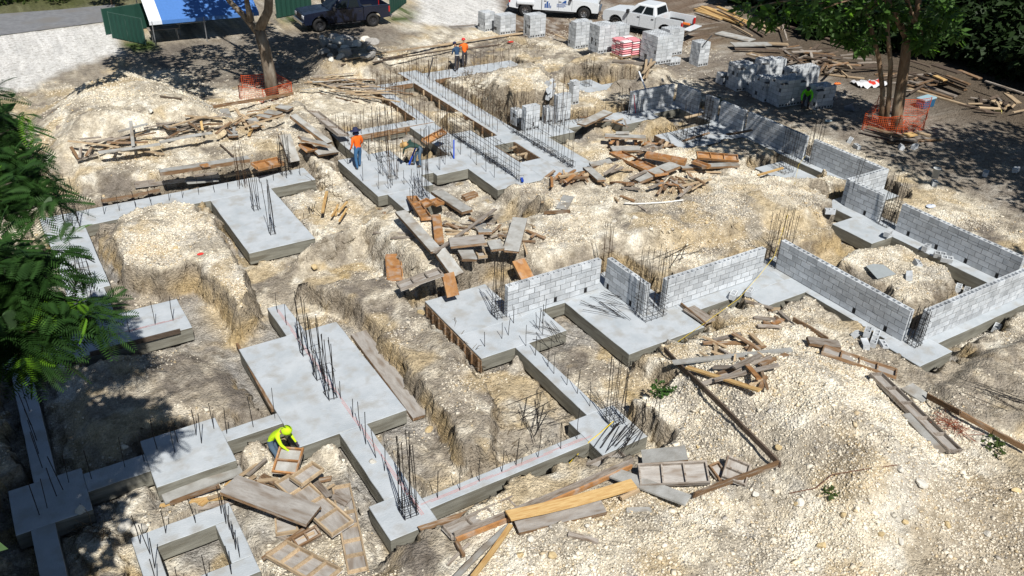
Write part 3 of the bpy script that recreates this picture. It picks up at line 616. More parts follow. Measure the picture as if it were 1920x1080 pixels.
cord('cord', [tuple(at(1268, 643, .03)), tuple(at(1325, 603, .12)), tuple(at(1385, 560, .2)), tuple(at(1425, 515, .35)), tuple(at(1452, 480, .8)), tuple(at(1478, 400, .6)), tuple(at(1490, 345, .5))], .007, YEL, 'long yellow cord from the corner cage down across the front slab')
cord('cord', gl([(1490, 345), (1497, 310)], .1)+[tuple(at(1510, 292, .4))], .006, YEL, 'yellow cord end hanging beside the small pad')
cord('pvc_pipe', gl([(1171, 381), (1195, 382), (1219, 381), (1250, 379), (1281, 375)], .06), .028, WHT, 'thin white pipe on the dirt below the big lumber pile', 'pipe')
cord('cord', gl([(1480, 925), (1530, 915), (1560, 890), (1620, 880), (1680, 872), (1745, 860)], .03), .012, flat('brown_wire', (.16, .08, .05), .8), 'thin rusty wire trailing over the white rubble slope', 'wire')
cord('hose', [tuple(at(1189, 178, 1.1)), tuple(at(1190, 195, .6)), tuple(at(1192, 212, .05))], .02, flat('red_hose', (.45, .03, .05), .5), 'red cord hanging down the end of the dappled wall', 'cord')
# ---------------------------------------------------------------- formwork lumber
rl = random.Random(33)
def frame_of(A, B, roll=0.0):
    A = Vector(A); B = Vector(B); x = (B-A).normalized(); y = Vector((0, 0, 1)).cross(x)
    if y.length < 1e-3: y = Vector((0, 1, 0))
    y.normalize(); z = x.cross(y); M = Matrix((x, y, z)).transposed()
    if roll: M = M @ Matrix.Rotation(roll, 3, 'X')
    return M, (B-A).length
def plank_mesh(L, w, t, seed, bow=.012):
    r = random.Random(seed); b = MB(); n = 5; V = []; twist = r.gauss(0, .02); bw = r.gauss(0, bow*L); sd = r.gauss(0, bow*L*.5)
    for i in range(n):
        u = i/(n-1); x = (u-.5)*L; s = math.sin(math.pi*u); tw = twist*(u-.5)*2
        for (yy, zz) in ((-w/2, 0), (w/2, 0), (w/2, t), (-w/2, t)):
            V.append((x + (r.uniform(-.02, .02) if i in (0, n-1) else 0), yy+sd*s, zz+bw*s*.5+yy*tw))
    f = [(0, 3, 2, 1), (4*(n-1), 4*(n-1)+1, 4*(n-1)+2, 4*(n-1)+3)]
    for i in range(n-1):
        for k in range(4): f.append((4*i+k, 4*i+(k+1) % 4, 4*(i+1)+(k+1) % 4, 4*(i+1)+k))
    return b.poly(V, f)
PIECE = {'stick': 'stick', 'plank': 'plank', 'board': 'board'}
def plank(a, b, w=.14, t=.04, m='b', where='', lift=0.0, roll=0.0, z=None, lift2=None, name=None, group=None):
    l2 = lift if lift2 is None else lift2
    A = at(*a, z+lift) if z is not None else ground(*a, lift); B = at(*b, z+l2) if z is not None else ground(*b, l2)
    M, L = frame_of(A, B, roll); nm = name or ('stick' if w < .1 else 'plank' if w < .24 else 'board')
    o = plank_mesh(L, w, t, rl.random()).build(nm, WM[m]); o.matrix_world = Matrix.Translation((Vector(A)+Vector(B))/2) @ M.to_4x4()
    tag(o, f'{WNAME[m]} {nm} {where}', nm, group or f'lumber {where}', ((a[0]+b[0])/2, (a[1]+b[1])/2)); return o
def panel(a, b, w=.5, ribs=3, m='o', where='', up='rib', lift=0.0, roll=0.0, z=None, lift2=None, fm=None, d=.09, depth_mat=None):
    """form panel: plywood sheet with long rails and cross ribs, ribs up or smooth cement-grey face up"""
    l2 = lift if lift2 is None else lift2
    A = at(*a, z+lift) if z is not None else ground(*a, lift); B = at(*b, z+l2) if z is not None else ground(*b, l2)
    M, L = frame_of(A, B, roll); kind = 'ribbed' if up == 'rib' else 'smooth'
    e = empty('formwork', f'{"ribbed "+WNAME[m] if up == "rib" else WNAME[m]+" smooth"} form panel {where}', 'form panel', (0, 0, 0), 0, f'form panels {where}', ((a[0]+b[0])/2, (a[1]+b[1])/2))
    e.matrix_world = Matrix.Translation((Vector(A)+Vector(B))/2) @ M.to_4x4()
    fm_ = WM[fm] if fm else (WM['v'] if up == 'rib' and m != 'o' else WM[m]); rm = WM[m] if up == 'rib' else WM['b']
    zs, zr = (0, .02) if up == 'rib' else (d, 0)
    plank_mesh(L, w, .02, rl.random(), .003).build('sheet', fm_, e).location = (0, 0, zs)
    for s in (-1, 1):
        plank_mesh(L, .042, d, rl.random(), .002).build('rail', rm, e).location = (0, s*(w/2-.022), zr)
    for i in range(ribs+1):
        x = -L/2+.022 + (L-.044)*i/max(1, ribs); rb = MB().box((-.02, -w/2+.044, 0), (.02, w/2-.044, d-.004 if 0 < i < ribs else d)).build('rib', rm, e); rb.location = (x, 0, zr); rb.rotation_euler = (0, 0, rl.gauss(0, .02))
    return e
def scatter(px0, px1, n, L, ang, spread, mats, where, w=(.05, .12), t=.04, lift=(.0, .35), z=None, jx=14, jy=6):
    for i in range(n):
        u = rl.random(); px = px0[0]+(px1[0]-px0[0])*u+rl.gauss(0, jx); py = px0[1]+(px1[1]-px0[1])*u+rl.gauss(0, jy)
        P = ground(px, py, rl.uniform(*lift)) if z is None else at(px, py, z+rl.uniform(*lift)); a = ang+rl.gauss(0, spread); l = L*rl.uniform(.5, 1.15)
        d = Vector((math.cos(a), math.sin(a), rl.gauss(0, .06)))*l/2; M, LL = frame_of(Vector(P)-d, Vector(P)+d, rl.gauss(0, .15)); m = rl.choice(mats)
        o = plank_mesh(l, rl.uniform(*w), t, rl.random()).build('stick', WM[m]); o.matrix_world = Matrix.Translation(Vector(P)) @ M.to_4x4()
        tag(o, f'{WNAME[m]} stick {where}', 'stick', f'sticks {where}', (px, py))
# --- left back pile
w_ = 'in the lumber strewn below the left earth mound'
plank((105, 243), (405, 201), .045, .15, 'w', 'laid as a long guide below the left earth mound'); plank((400, 203), (550, 178), .045, .15, 'b', 'continuing the long guide to the orange net')
for a, b, w, m, l in [((185, 287), (300, 271), .24, 'g', .25), ((300, 268), (397, 250), .22, 'g', .28), ((127, 265), (223, 277), .10, 'p', .2), ((162, 267), (243, 258), .12, 'w', .18), ((200, 268), (277, 267), .14, 'b', .22), ((150, 262), (190, 258), .08, 'w', .1),
    ((245, 227), (250, 275), .13, 'g', .25), ((223, 248), (277, 233), .14, 'g', .2), ((132, 275), (147, 298), .12, 'b', .1), ((152, 276), (150, 296), .11, 'w', .1), ((173, 275), (162, 293), .12, 'b', .12), ((145, 302), (182, 290), .12, 'w', .05), ((260, 283), (308, 290), .12, 'p', .1),
    ((313, 260), (338, 247), .11, 'b', .1), ((293, 233), (353, 230), .12, 'w', .08), ((347, 218), (417, 223), .14, 'p', .1), ((352, 230), (375, 245), .12, 'b', .15), ((377, 228), (380, 245), .1, 'y', .2), ((367, 235), (417, 233), .12, 'b', .1), ((388, 247), (398, 240), .1, 'd', .1), ((405, 252), (433, 230), .13, 'b', .35),
    ((442, 245), (533, 217), .1, 'p', .4), ((443, 205), (462, 237), .14, 'p', .3), ((452, 215), (495, 240), .12, 'p', .3), ((463, 218), (495, 212), .18, 'p', .15), ((503, 200), (523, 197), .12, 'p', .05), ((467, 255), (473, 242), .13, 'y', .1), ((422, 242), (435, 252), .1, 'b', .25), ((413, 272), (438, 295), .06, 'd', .05), ((300, 181), (340, 186), .1, 'd', .03)]:
    plank(a, b, w, .045, m, w_, l)
panel((309, 240), (326, 240), .5, 1, 'g', w_, 'face', .1); panel((420, 208), (438, 258), .42, 3, 'g', w_, 'face', .25); panel((470, 226), (483, 241), .5, 2, 'g', w_, 'face', .2); panel((484, 219), (508, 223), .3, 1, 'g', w_, 'face', .15); panel((500, 212), (525, 217), .45, 1, 'g', w_, 'face', .1); panel((522, 202), (545, 207), .5, 1, 'g', w_, 'face', .1)
w_ = 'leaning in the trench left of the orange-shirted worker'
panel((548, 220), (617, 272), .32, 4, 'g', w_, 'face', .45, lift2=.25, d=.14); panel((586, 211), (644, 256), .62, 3, 'w', w_, 'rib', .35, -.25); panel((533, 254), (551, 304), .5, 3, 'g', w_, 'face', .4, lift2=.1); panel((562, 262), (612, 274), .5, 2, 'g', w_, 'face', .35); panel((567, 280), (586, 277), .5, 1, 'o', w_, 'rib', .12, .5); panel((590, 287), (627, 281), .6, 2, 'g', w_, 'face', .15, .3)
w_ = 'stacked along the left concrete strip'
panel((300, 328), (467, 302), .34, 6, 'g', w_, 'face', .35, d=.16); panel((253, 350), (410, 331), .32, 6, 'w', w_, 'rib', .05, d=.13); panel((478, 315), (527, 304), .6, 2, 'o', w_, 'rib', .25, .2); plank((420, 332), (520, 318), .2, .08, 'p', w_, .12); plank((350, 343), (407, 338), .3, .06, 'g', w_, .1); plank((377, 312), (392, 310), .3, .04, 'o', w_, .5); plank((190, 378), (300, 357), .2, .05, 'b', w_, .08); plank((60, 372), (90, 384), .16, .05, 'b', 'under the dark branches at the left edge', .1)
# --- fan of sticks in front of the rock heap
scatter((610, 150), (700, 178), 34, 3.0, -.55, .28, 'wwppbg', 'in the fan of long sticks below the broken rocks', (.05, .11), .04, (.02, .4), None, 16, 9)
# --- long planks along the far edge of the dig
w_ = 'on the far edge of the dig behind the two far workers'
for a, b, w, m, l in [((645, 112), (830, 85), .22, 'p', .1), ((808, 88), (985, 62), .24, 'p', .12), ((700, 118), (868, 90), .12, 'd', .05), ((640, 122), (760, 104), .1, 'd', .05), ((850, 96), (940, 84), .09, 'd', .05), ((842, 50), (892, 47), .07, 'w', .05), ((1041, 65), (1066, 76), .14, 'p', .35), ((985, 68), (1000, 65), .12, 'w', .05)]:
    plank(a, b, w, .045, m, w_, l)
# --- middle pile
w_ = 'in the middle lumber pile left of the bright wall'
panel((772, 372), (800, 413), .42, 3, 'o', w_, 'rib', .1); panel((788, 388), (806, 379), .4, 1, 'o', w_, 'rib', .35, .2); panel((811, 384), (826, 379), .5, 1, 'o', w_, 'rib', .1); panel((818, 362), (876, 400), .5, 4, 'g', w_, 'face', .2, d=.12)
panel((751, 400), (818, 474), .40, 5, 'g', w_, 'face', .32); panel((823, 472), (857, 518), .46, 3, 'g', w_, 'face', .40); panel((843, 459), (909, 452), .60, 2, 'w', w_, 'face', .42, fm='v'); panel((862, 482), (890, 482), .62, 1, 'g', w_, 'face', .2); panel((893, 480), (910, 478), .5, 1, 'p', w_, 'rib', .05)
panel((899, 424), (910, 440), .48, 1, 'g', w_, 'face', .3); panel((925, 455), (933, 471), .48, 1, 'g', w_, 'face', .3); panel((975, 413), (958, 474), .54, 3, 'g', w_, 'face', .3); panel((970, 490), (988, 525), .5, 1, 'o', w_, 'face', .25, lift2=.05); panel((818, 407), (824, 459), .32, 2, 'o', w_, 'face', .15); panel((838, 513), (848, 556), .42, 2, 'o', w_, 'face', .35, lift2=.25)
panel((737, 481), (741, 527), .55, 2, 'o', 'lying alone at the left end of the middle lumber pile', 'rib', .02); panel((748, 541), (828, 512), .55, 3, 'w', 'propped over the trench edge beside the middle slab', 'rib', .45, -.15)
for a, b, w, m, l in [((815, 475), (929, 393), .14, 'w', .55), ((700, 437), (773, 439), .1, 'w', .02), ((733, 447), (778, 445), .1, 'w', .02), ((838, 420), (860, 429), .12, 'b', .12), ((835, 432), (866, 436), .1, 'p', .08), ((849, 419), (886, 422), .1, 'w', .1), ((911, 422), (953, 442), .12, 'b', .15), ((969, 407), (1002, 427), .1, 'p', .1), ((987, 433), (1022, 448), .11, 'b', .08), ((980, 453), (1004, 454), .11, 'b', .05), ((936, 447), (952, 443), .16, 'b', .05), ((933, 414), (937, 432), .08, 'p', .1), ((880, 409), (900, 420), .12, 'b', .1), ((837, 440), (880, 438), .1, 'p', .05), ((995, 446), (1006, 438), .1, 'b', .15), ((942, 431), (985, 432), .1, 'p', .05)]:
    plank(a, b, w, .045, m, w_, l)
plank((869, 376), (893, 367), .28, .2, 'b', 'as a thick chunk alone on the white rubble'); plank((1053, 392), (1066, 368), .45, .03, 'g', 'lying alone on the white rubble in the middle', .05); plank((1020, 401), (1069, 398), .14, .08, 'b', 'beside the lone grey board in the middle', .03); plank((712, 393), (721, 401), .12, .06, 'b', 'on the mound edge left of the middle pile'); plank((1015, 380), (1050, 376), .1, .05, 'p', 'above the lone grey board in the middle')
# --- right middle pile
w_ = 'in the big lumber pile at the centre right'
panel((1154, 288), (1241, 330), .68, 4, 'o', w_, 'rib', .40); panel((1210, 292), (1286, 306), .62, 3, 'o', w_, 'rib', .30); panel((1306, 293), (1383, 299), .42, 3, 'o', w_, 'rib', .35, .35); panel((1276, 316), (1383, 311), .36, 4, 'g', w_, 'face', .15); panel((1146, 282), (1200, 281), .55, 2, 'g', w_, 'face', .15); panel((1190, 342), (1266, 312), .56, 4, 'g', w_, 'face', .22, d=.12); panel((1134, 257), (1210, 260), .40, 3, 'g', w_, 'face', .45); plank((1155, 250), (1180, 250), .3, .04, 'g', w_, .6)
panel((1107, 312), (1146, 305), .45, 2, 'g', w_, 'face', .15); panel((1100, 317), (1128, 341), .38, 2, 'g', w_, 'face', .25); panel((1150, 345), (1182, 348), .36, 1, 'o', w_, 'face', .1); panel((1210, 283), (1236, 275), .5, 1, 'w', w_, 'rib', .25); panel((1300, 305), (1330, 315), .3, 1, 'o', w_, 'rib', .45)
for a, b, w, m, l in [((1133, 328), (1157, 310), .14, 'w', .25), ((1143, 324), (1168, 314), .14, 'w', .2), ((1180, 337), (1212, 321), .16, 'w', .4), ((1165, 319), (1188, 320), .1, 'p', .1), ((1164, 353), (1200, 355), .12, 'w', .1), ((1246, 357), (1260, 332), .13, 'b', .2), ((1265, 335), (1278, 362), .13, 'b', .2), ((1274, 369), (1301, 344), .13, 'w', .15), ((1278, 350), (1333, 337), .12, 'p', .2), ((1290, 323), (1297, 335), .14, 'b', .2), ((1127, 341), (1212, 396), .08, 'w', .08), ((1130, 344), (1159, 378), .07, 'p', .08), ((1163, 368), (1190, 378), .12, 'b', .05), ((1285, 322), (1352, 324), .08, 'p', .05), ((1196, 290), (1226, 277), .12, 'b', .5)]:
    plank(a, b, w, .045, m, w_, l)
scatter((1025, 334), (1100, 330), 22, 1.1, .5, .45, 'bbop', 'in the heap of short ends beside the rebar mesh', (.08, .16), .06, (.0, .3), None, 8, 4)
scatter((1225, 345), (1320, 342), 26, 1.0, 1.0, .9, 'bbowp', 'at the front foot of the big lumber pile', (.06, .13), .05, (.0, .3), None, 10, 7)
scatter((1150, 262), (1250, 270), 16, .9, .3, .6, 'boop', 'at the back of the big lumber pile', (.08, .16), .06, (.0, .3), None, 10, 4)
panel((1090, 236), (1140, 212), .5, 2, 'g', 'bridging the trench beside the pale pad', 'face', .45); scatter((1120, 220), (1180, 235), 8, 1.4, .2, .8, 'pbw', 'on the dirt before the dappled wall')
# --- right front pile
w_ = 'in the lumber pile on the front right rubble mound'
for a, b, w, m, l in [((1262, 681), (1484, 657), .18, 'g', .25), ((1288, 690), (1425, 734), .15, 'y', .22), ((1317, 722), (1446, 670), .14, 'w', .10), ((1340, 714), (1461, 685), .14, 'w', .15), ((1338, 690), (1378, 690), .15, 'w', .1), ((1376, 690), (1425, 667), .14, 'w', .28), ((1425, 685), (1475, 666), .14, 'b', .2), ((1390, 673), (1423, 712), .14, 'o', .3), ((1407, 725), (1427, 710), .12, 'p', .15), ((1425, 731), (1436, 706), .12, 'b', .1), ((1317, 644), (1402, 644), .13, 'b', .1), ((1338, 639), (1390, 627), .14, 'w', .05), ((1373, 626), (1425, 657), .13, 'b', .2), ((1407, 627), (1430, 650), .13, 'p', .1), ((1396, 654), (1434, 650), .13, 'b', .08), ((1404, 660), (1413, 646), .1, 'b', .1), ((1345, 703), (1378, 692), .12, 'b', .05)]:
    plank(a, b, w, .05, m, w_, l)
w_ = 'dropped between the pad corner and the front right mound'
for a, b, w, m, l in [((1396, 565), (1448, 579), .12, 'w', .1), ((1444, 581), (1465, 581), .16, 'p', .15), ((1442, 583), (1459, 600), .12, 'b', .1), ((1461, 585), (1480, 602), .12, 'w', .1), ((1448, 608), (1467, 600), .14, 'o', .12), ((1413, 597), (1455, 600), .13, 'w', .05), ((1419, 612), (1463, 614), .12, 'w', .08), ((1430, 605), (1446, 609), .13, 'b', .05)]:
    plank(a, b, w, .05, m, w_, l)
for a, b, m, wh in [((1246, 660), (1322, 736), 'd', 'of the guide down the left edge of the front right mound'), ((1320, 734), (1394, 808), 'd', 'of the guide down the left edge of the front right mound'), ((1392, 806), (1462, 877), 'd', 'of the guide down the left edge of the front right mound'), ((1463, 872), (1380, 903), 'b', 'of the guide along the foot of the front right mound'), ((1382, 902), (1300, 933), 'b', 'of the guide along the foot of the front right mound'), ((1486, 602), (1552, 641), 'b', 'laid as a guide before the long shaded wall'), ((1738, 747), (1800, 780), 'b', 'of the guide running to the right edge'), ((1798, 779), (1862, 814), 'b', 'of the guide running to the right edge'), ((1860, 813), (1925, 848), 'b', 'of the guide running to the right edge')]:
    plank(a, b, .05, .16, m, wh, .12)
w_ = 'sliding down the right slope of the front mound'
panel((1514, 642), (1573, 650), .36, 1, 'w', w_, 'face', .15); panel((1541, 658), (1680, 705), .55, 4, 'b', w_, 'rib', .1, -.1); panel((1640, 704), (1790, 850), .46, 5, 'w', w_, 'rib', .15, -.15); plank((1698, 778), (1765, 850), .25, .05, 'g', w_, .08); plank((1700, 725), (1738, 750), .5, .04, 'g', w_, .05)
plank((1290, 578), (1330, 605), .5, .05, 'w', 'bridging the notch of the slab before the bright wall', .05, z=0); plank((1276, 573), (1322, 611), .05, .12, 'b', 'on edge beside the slab notch before the bright wall', .02, z=0)
# --- front pile
w_ = 'along the front beam at the bottom'
panel((838, 1003), (1168, 856), .42, 9, 'w', w_, 'rib', .12); plank((786, 994), (958, 936), .14, .06, 'b', w_, .05, z=0.0, lift2=-.15); plank((852, 1012), (1184, 873), .06, .22, 'w', w_, .12); plank((855, 1016), (1184, 878), .05, .12, 'o', w_, .1)
plank((953, 969), (1188, 909), .3, .06, 'y', w_, .35); panel((968, 990), (1130, 952), .46, 4, 'w', w_, 'face', .1, fm='v'); plank((855, 1084), (956, 986), .12, .05, 'g', w_, .15); plank((886, 1084), (958, 986), .11, .06, 'y', w_, .2); plank((856, 1020), (869, 1044), .08, .1, 'b', w_, .1); plank((840, 1060), (880, 1020), .06, .04, 'w', w_, .05)
plank((1150, 888), (1290, 940), .38, .05, 'g', w_, .18); plank((1175, 958), (1220, 957), .12, .05, 'g', 'lying alone on white rubble at the bottom'); plank((1066, 1003), (1122, 1018), .12, .06, 'w', 'lying alone on white rubble nearest the bottom edge', .02); plank((1165, 937), (1199, 921), .07, .1, 'p', w_, .1)
w_ = 'in the group below the pad with thin bars'
panel((1205, 862), (1288, 854), .5, 3, 'g', w_, 'face', .1); panel((1198, 894), (1328, 888), .62, 3, 'w', w_, 'rib', .25, .25); panel((1337, 890), (1355, 882), .45, 1, 'b', w_, 'rib', .1, .3); panel((1374, 905), (1384, 866), .6, 2, 'w', w_, 'rib', .15, .2)
# --- bottom left pile
w_ = 'near the worker in the yellow hood'
panel((565, 885), (588, 900), .72, 1, 'p', w_, 'rib', .45, fm='v'); panel((535, 898), (643, 995), .62, 4, 'p', w_, 'rib', .25, fm='v'); panel((430, 912), (588, 971), .62, 3, 'g', w_, 'face', .55, fm='v'); panel((640, 915), (672, 1075), .46, 6, 'p', w_, 'rib', .03, fm='v'); panel((520, 1033), (622, 1088), .60, 4, 'p', w_, 'rib', .12, fm='v'); panel((516, 990), (558, 983), .6, 1, 'p', w_, 'rib', .12, fm='v'); panel((552, 1022), (597, 997), .28, 2, 'b', w_, 'rib', .1, .3)
for a, b, w, m, l in [((307, 938), (453, 882), .32, 'g', .12), ((300, 951), (435, 931), .13, 'y', .08), ((375, 948), (440, 902), .14, 'y', .05), ((371, 955), (440, 941), .12, 'w', .05), ((320, 945), (412, 912), .12, 'b', .2), ((464, 893), (500, 862), .09, 'w', .1), ((482, 904), (522, 900), .1, 'p', .15), ((491, 893), (533, 916), .16, 'b', .1), ((598, 902), (622, 898), .13, 'b', .1), ((593, 907), (618, 933), .16, 'w', .35), ((627, 929), (653, 942), .3, 'w', .1), ((493, 1049), (576, 989), .09, 'b', .2), ((470, 905), (530, 925), .12, 'p', .05), ((520, 1005), (560, 1020), .1, 'w', .05), ((600, 985), (625, 1005), .12, 'b', .15), ((500, 1040), (590, 1000), .07, 'p', .1)]:
    plank(a, b, w, .05, m, w_, l)
# --- forms still standing against the concrete
w_ = 'still standing against the left edge of the middle slab'
E1 = empty('form_board', 'long dark form board '+w_, 'form board', (10.55, 19.6, -.2), math.pi/2)
plank_mesh(3.6, .03, .42, 4, .001).build('sheet', WBROWN, E1).location = (0, 0, -.22)
for i in range(9): MB().box((-.03, .016, -.2), (.03, .07, .24)).build('stake', WBROWN, E1).location = (-1.7+i*.42, 0, 0)
plank((445, 648), (512, 772), .08, .1, 'b', 'lying along the left edge of the middle slab', .15); panel((672, 628), (790, 785), .5, 5, 'w', 'lying in the trench along the right edge of the middle slab', 'face', .06, fm='v'); plank((170, 668), (338, 624), .06, .14, 'd', 'along the front of the shaded pad on the left', -.06, z=0.0)
for (x0, y0, x1, y1, lab) in [(17.93, 36.95, 17.93, 42.2, 'left side of the far narrow beam'), (20.36, 33.4, 20.36, 42.1, 'left side of the long rebar beam'), (14.1, 36.18, 18.5, 36.18, 'near side of the cross beam behind the workers'), (18.6, 42.08, 20.3, 42.08, 'near side of the farthest cross beam'), (20.36, 42.75, 20.36, 44.0, 'far end of the long rebar beam'), (21.7, 42.07, 22.7, 42.07, 'near side of the far right strip'), (27.75, 36.26, 31.6, 36.26, 'near side of the upper footing'), (27.13, 27.7, 27.13, 29.7, 'left side of the dappled pad')]:
    M, L = frame_of((x0, y0, 0), (x1, y1, 0)); e = empty('form_board', 'dark form board on the '+lab, 'form board', ((x0+x1)/2, (y0+y1)/2, 0), math.atan2(y1-y0, x1-x0), 'form boards still against the concrete')
    s = 1 if abs(y1-y0) > abs(x1-x0) else -1
    plank_mesh(L, .04, .24, rl.random(), .001).build('sheet', WPALE if 'upper' in lab else WBROWN, e).location = (0, 0, -.23)
    for i in range(max(2, int(L/.9))): MB().box((-.03, .02*s if s > 0 else -.09, -.55), (.03, .09 if s > 0 else -.02, -.02)).build('stake', WBROWN if i % 2 else WPALE, e).location = (-L/2+.2+i*.9, 0, 0)
w_ = 'inside the wooden pit between the rebar mesh curtains'
for a, b in [((955, 280), (985, 272)), ((968, 292), (1004, 285)), ((940, 275), (965, 270)), ((985, 297), (990, 283))]: plank(a, b, .1, .06, 'p', w_, .02, z=-.2)
for (x0, x1, y0, y1) in [(19.62, 19.66, 29.97, 32.18), (20.64, 20.68, 29.97, 32.18)]:
    o = MB().box((x0, y0, -.5), (x1, y1, -.02)).build('board', WBROWN); tag(o, 'brown board lining the wooden pit between the mesh curtains', 'board', 'pit lining boards', (x0*10, 0))
# worker's box forms and stakes in the back
panel((795, 268), (832, 248), .36, 2, 'o', 'tilted in front of the bending worker', 'rib', .7, .4, z=0); plank((605, 400), (613, 360), .12, .05, 'y', 'leaning in the trench beside the small mound', .3)
scatter((622, 405), (640, 392), 4, 1.3, 1.0, .12, 'y', 'leaning in a bundle beside the small mound', (.07, .09), .05, (.1, .3), None, 4, 3)
plank((1420, 330), (1468, 316), .1, .06, 'y', 'crossing the small pad before the shaded wall', .5, z=0); plank((1363, 253), (1410, 245), .14, .06, 'b', 'propped against the shaded wall', .5, z=0); plank((1285, 222), (1320, 213), .16, .06, 'p', 'lying in shade before the narrow wall', .3, z=0); plank((1280, 265), (1330, 250), .1, .05, 'b', 'on the dappled pad below the mat cage', .02, z=0)
scatter((1195, 135), (1235, 120), 4, 3.0, .75, .1, 'pyp', 'leaning on the bank below the block pallets', (.1, .16), .05, (.1, .4), None, 4, 3)
plank((1150, 116), (1225, 123), .18, .14, 'w', 'as a log at the foot of the cement bags', .02)
# --- lumber store at the back right
w_ = 'in the yellow lumber stack at the top right'
for k, (a, b) in enumerate([((1303, 18), (1393, 48)), ((1310, 16), (1396, 46)), ((1315, 13), (1400, 44)), ((1322, 14), (1404, 42)), ((1306, 22), (1352, 37)), ((1345, 14), (1380, 28)), ((1407, 38), (1447, 58)), ((1412, 36), (1465, 57)), ((1404, 44), (1440, 62))]):
    plank(a, b, .26, .09, 'y' if k < 6 else 'p', w_, .08+.08*(k % 3))
w_ = 'in the discarded lumber heap under the dark trees'
for a, b, w, m, l in [((1347, 62), (1410, 77), .9, 'g', .05), ((1373, 84), (1443, 83), .8, 'g', .3), ((1377, 92), (1467, 95), .25, 'd', .2), ((1440, 82), (1478, 84), .4, 'p', .2), ((1345, 20), (1400, 48), .12, 'd', .3), ((1372, 48), (1410, 68), .12, 'p', .1), ((1400, 48), (1432, 68), .2, 'd', .1), ((1458, 45), (1505, 59), .3, 'd', .3), ((1462, 35), (1476, 76), .1, 'w', .4), ((1470, 112), (1525, 92), .16, 'd', .5), ((1480, 118), (1540, 95), .12, 'w', .4), ((1500, 128), (1550, 108), .12, 'w', .3), ((1512, 140), (1545, 131), .1, 'p', .1), ((1530, 120), (1536, 132), .14, 'p', .1), ((1548, 72), (1622, 92), .25, 'd', .35), ((1546, 128), (1575, 134), .14, 'p', .1), ((1540, 139), (1620, 148), .14, 'p', .05), ((1575, 132), (1590, 145), .1, 'p', .1), ((1575, 105), (1610, 101), .1, 'w', .3)]:
    plank(a, b, w, .06, m, w_, l)
panel((1404, 102), (1468, 120), .6, 4, 'p', w_, 'rib', .3); panel((1546, 116), (1594, 127), .75, 3, 'p', w_, 'rib', .35, -.5)
scatter((1480, 95), (1560, 125), 34, 2.2, .2, .8, 'ddwb', w_, (.08, .2), .06, (.05, .7), None, 14, 9)
w_ = 'in the long lumber stack right of the thick tree trunk'
for a, b, w, m, l in [((1705, 153), (1792, 182), .3, 'w', .15), ((1700, 160), (1785, 186), .25, 'b', .05), ((1735, 140), (1810, 170), .3, 'b', .3), ((1750, 138), (1814, 163), .3, 'd', .55), ((1775, 143), (1818, 160), .25, 'b', .75), ((1752, 143), (1772, 152), .3, 'y', .85), ((1703, 167), (1810, 198), .22, 'p', .02), ((1800, 196), (1860, 212), .2, 'd', .02), ((1700, 113), (1745, 127), .14, 'd', .3), ((1797, 133), (1838, 149), .3, 'b', .9), ((1847, 153), (1918, 176), .14, 'w', .7), ((1700, 138), (1760, 155), .2, 'd', .3), ((1750, 122), (1800, 138), .5, 'd', .95), ((1885, 175), (1910, 195), .3, 'p', .4), ((1860, 190), (1890, 200), .4, 'p', .2)]:
    plank(a, b, w, .07, m, w_, l)
scatter((1840, 185), (1900, 205), 14, 1.2, .4, .9, 'wdp', 'in the scrap heap at the right edge under the trees', (.08, .2), .05, (.0, .4), None, 12, 6)
w_ = 'at the foot of the orange tree netting'
for a, b, w, m, l in [((1626, 238), (1692, 258), .25, 'b', .35), ((1613, 247), (1668, 259), .2, 'w', .1), ((1620, 244), (1670, 256), .2, 'w', .18), ((1665, 268), (1765, 262), .22, 'b', .05), ((1668, 262), (1766, 258), .2, 'w', .12), ((1697, 255), (1715, 252), .4, 'y', .3), ((1672, 258), (1720, 265), .3, 'w', .2), ((1720, 250), (1745, 256), .3, 'p', .2), ((1735, 271), (1750, 272), .3, 'w', .02), ((1668, 266), (1700, 272), .2, 'd', .05)]:
    plank(a, b, w, .06, m, w_, l)

scatter((840, 425), (980, 445), 16, .9, .4, .8, 'pwbw', 'scattered through the middle lumber pile', (.05, .12), .04, (.0, .25), None, 12, 14)
scatter((450, 915), (640, 960), 14, 1.0, .6, .8, 'pwbp', 'scattered near the worker in the yellow hood', (.05, .11), .04, (.0, .2), None, 14, 16)
scatter((170, 280), (420, 230), 16, 1.7, .1, .3, 'wwpb', 'scattered below the left earth mound', (.05, .11), .04, (.0, .1), None, 22, 9)
scatter((430, 225), (520, 215), 12, 1.0, .5, .8, 'wpbp', 'scattered near the left net guide', (.05, .12), .04, (.05, .3), None, 12, 8)
scatter((1580, 110), (1760, 165), 16, 2.6, -.25, .3, 'ddwb', 'scattered behind the thick tree trunk', (.1, .22), .06, (.0, .35), None, 20, 8)
scatter((1290, 640), (1440, 700), 10, .9, .2, .8, 'wbp', 'scattered on the front right rubble mound', (.05, .1), .04, (.0, .15), None, 10, 12)
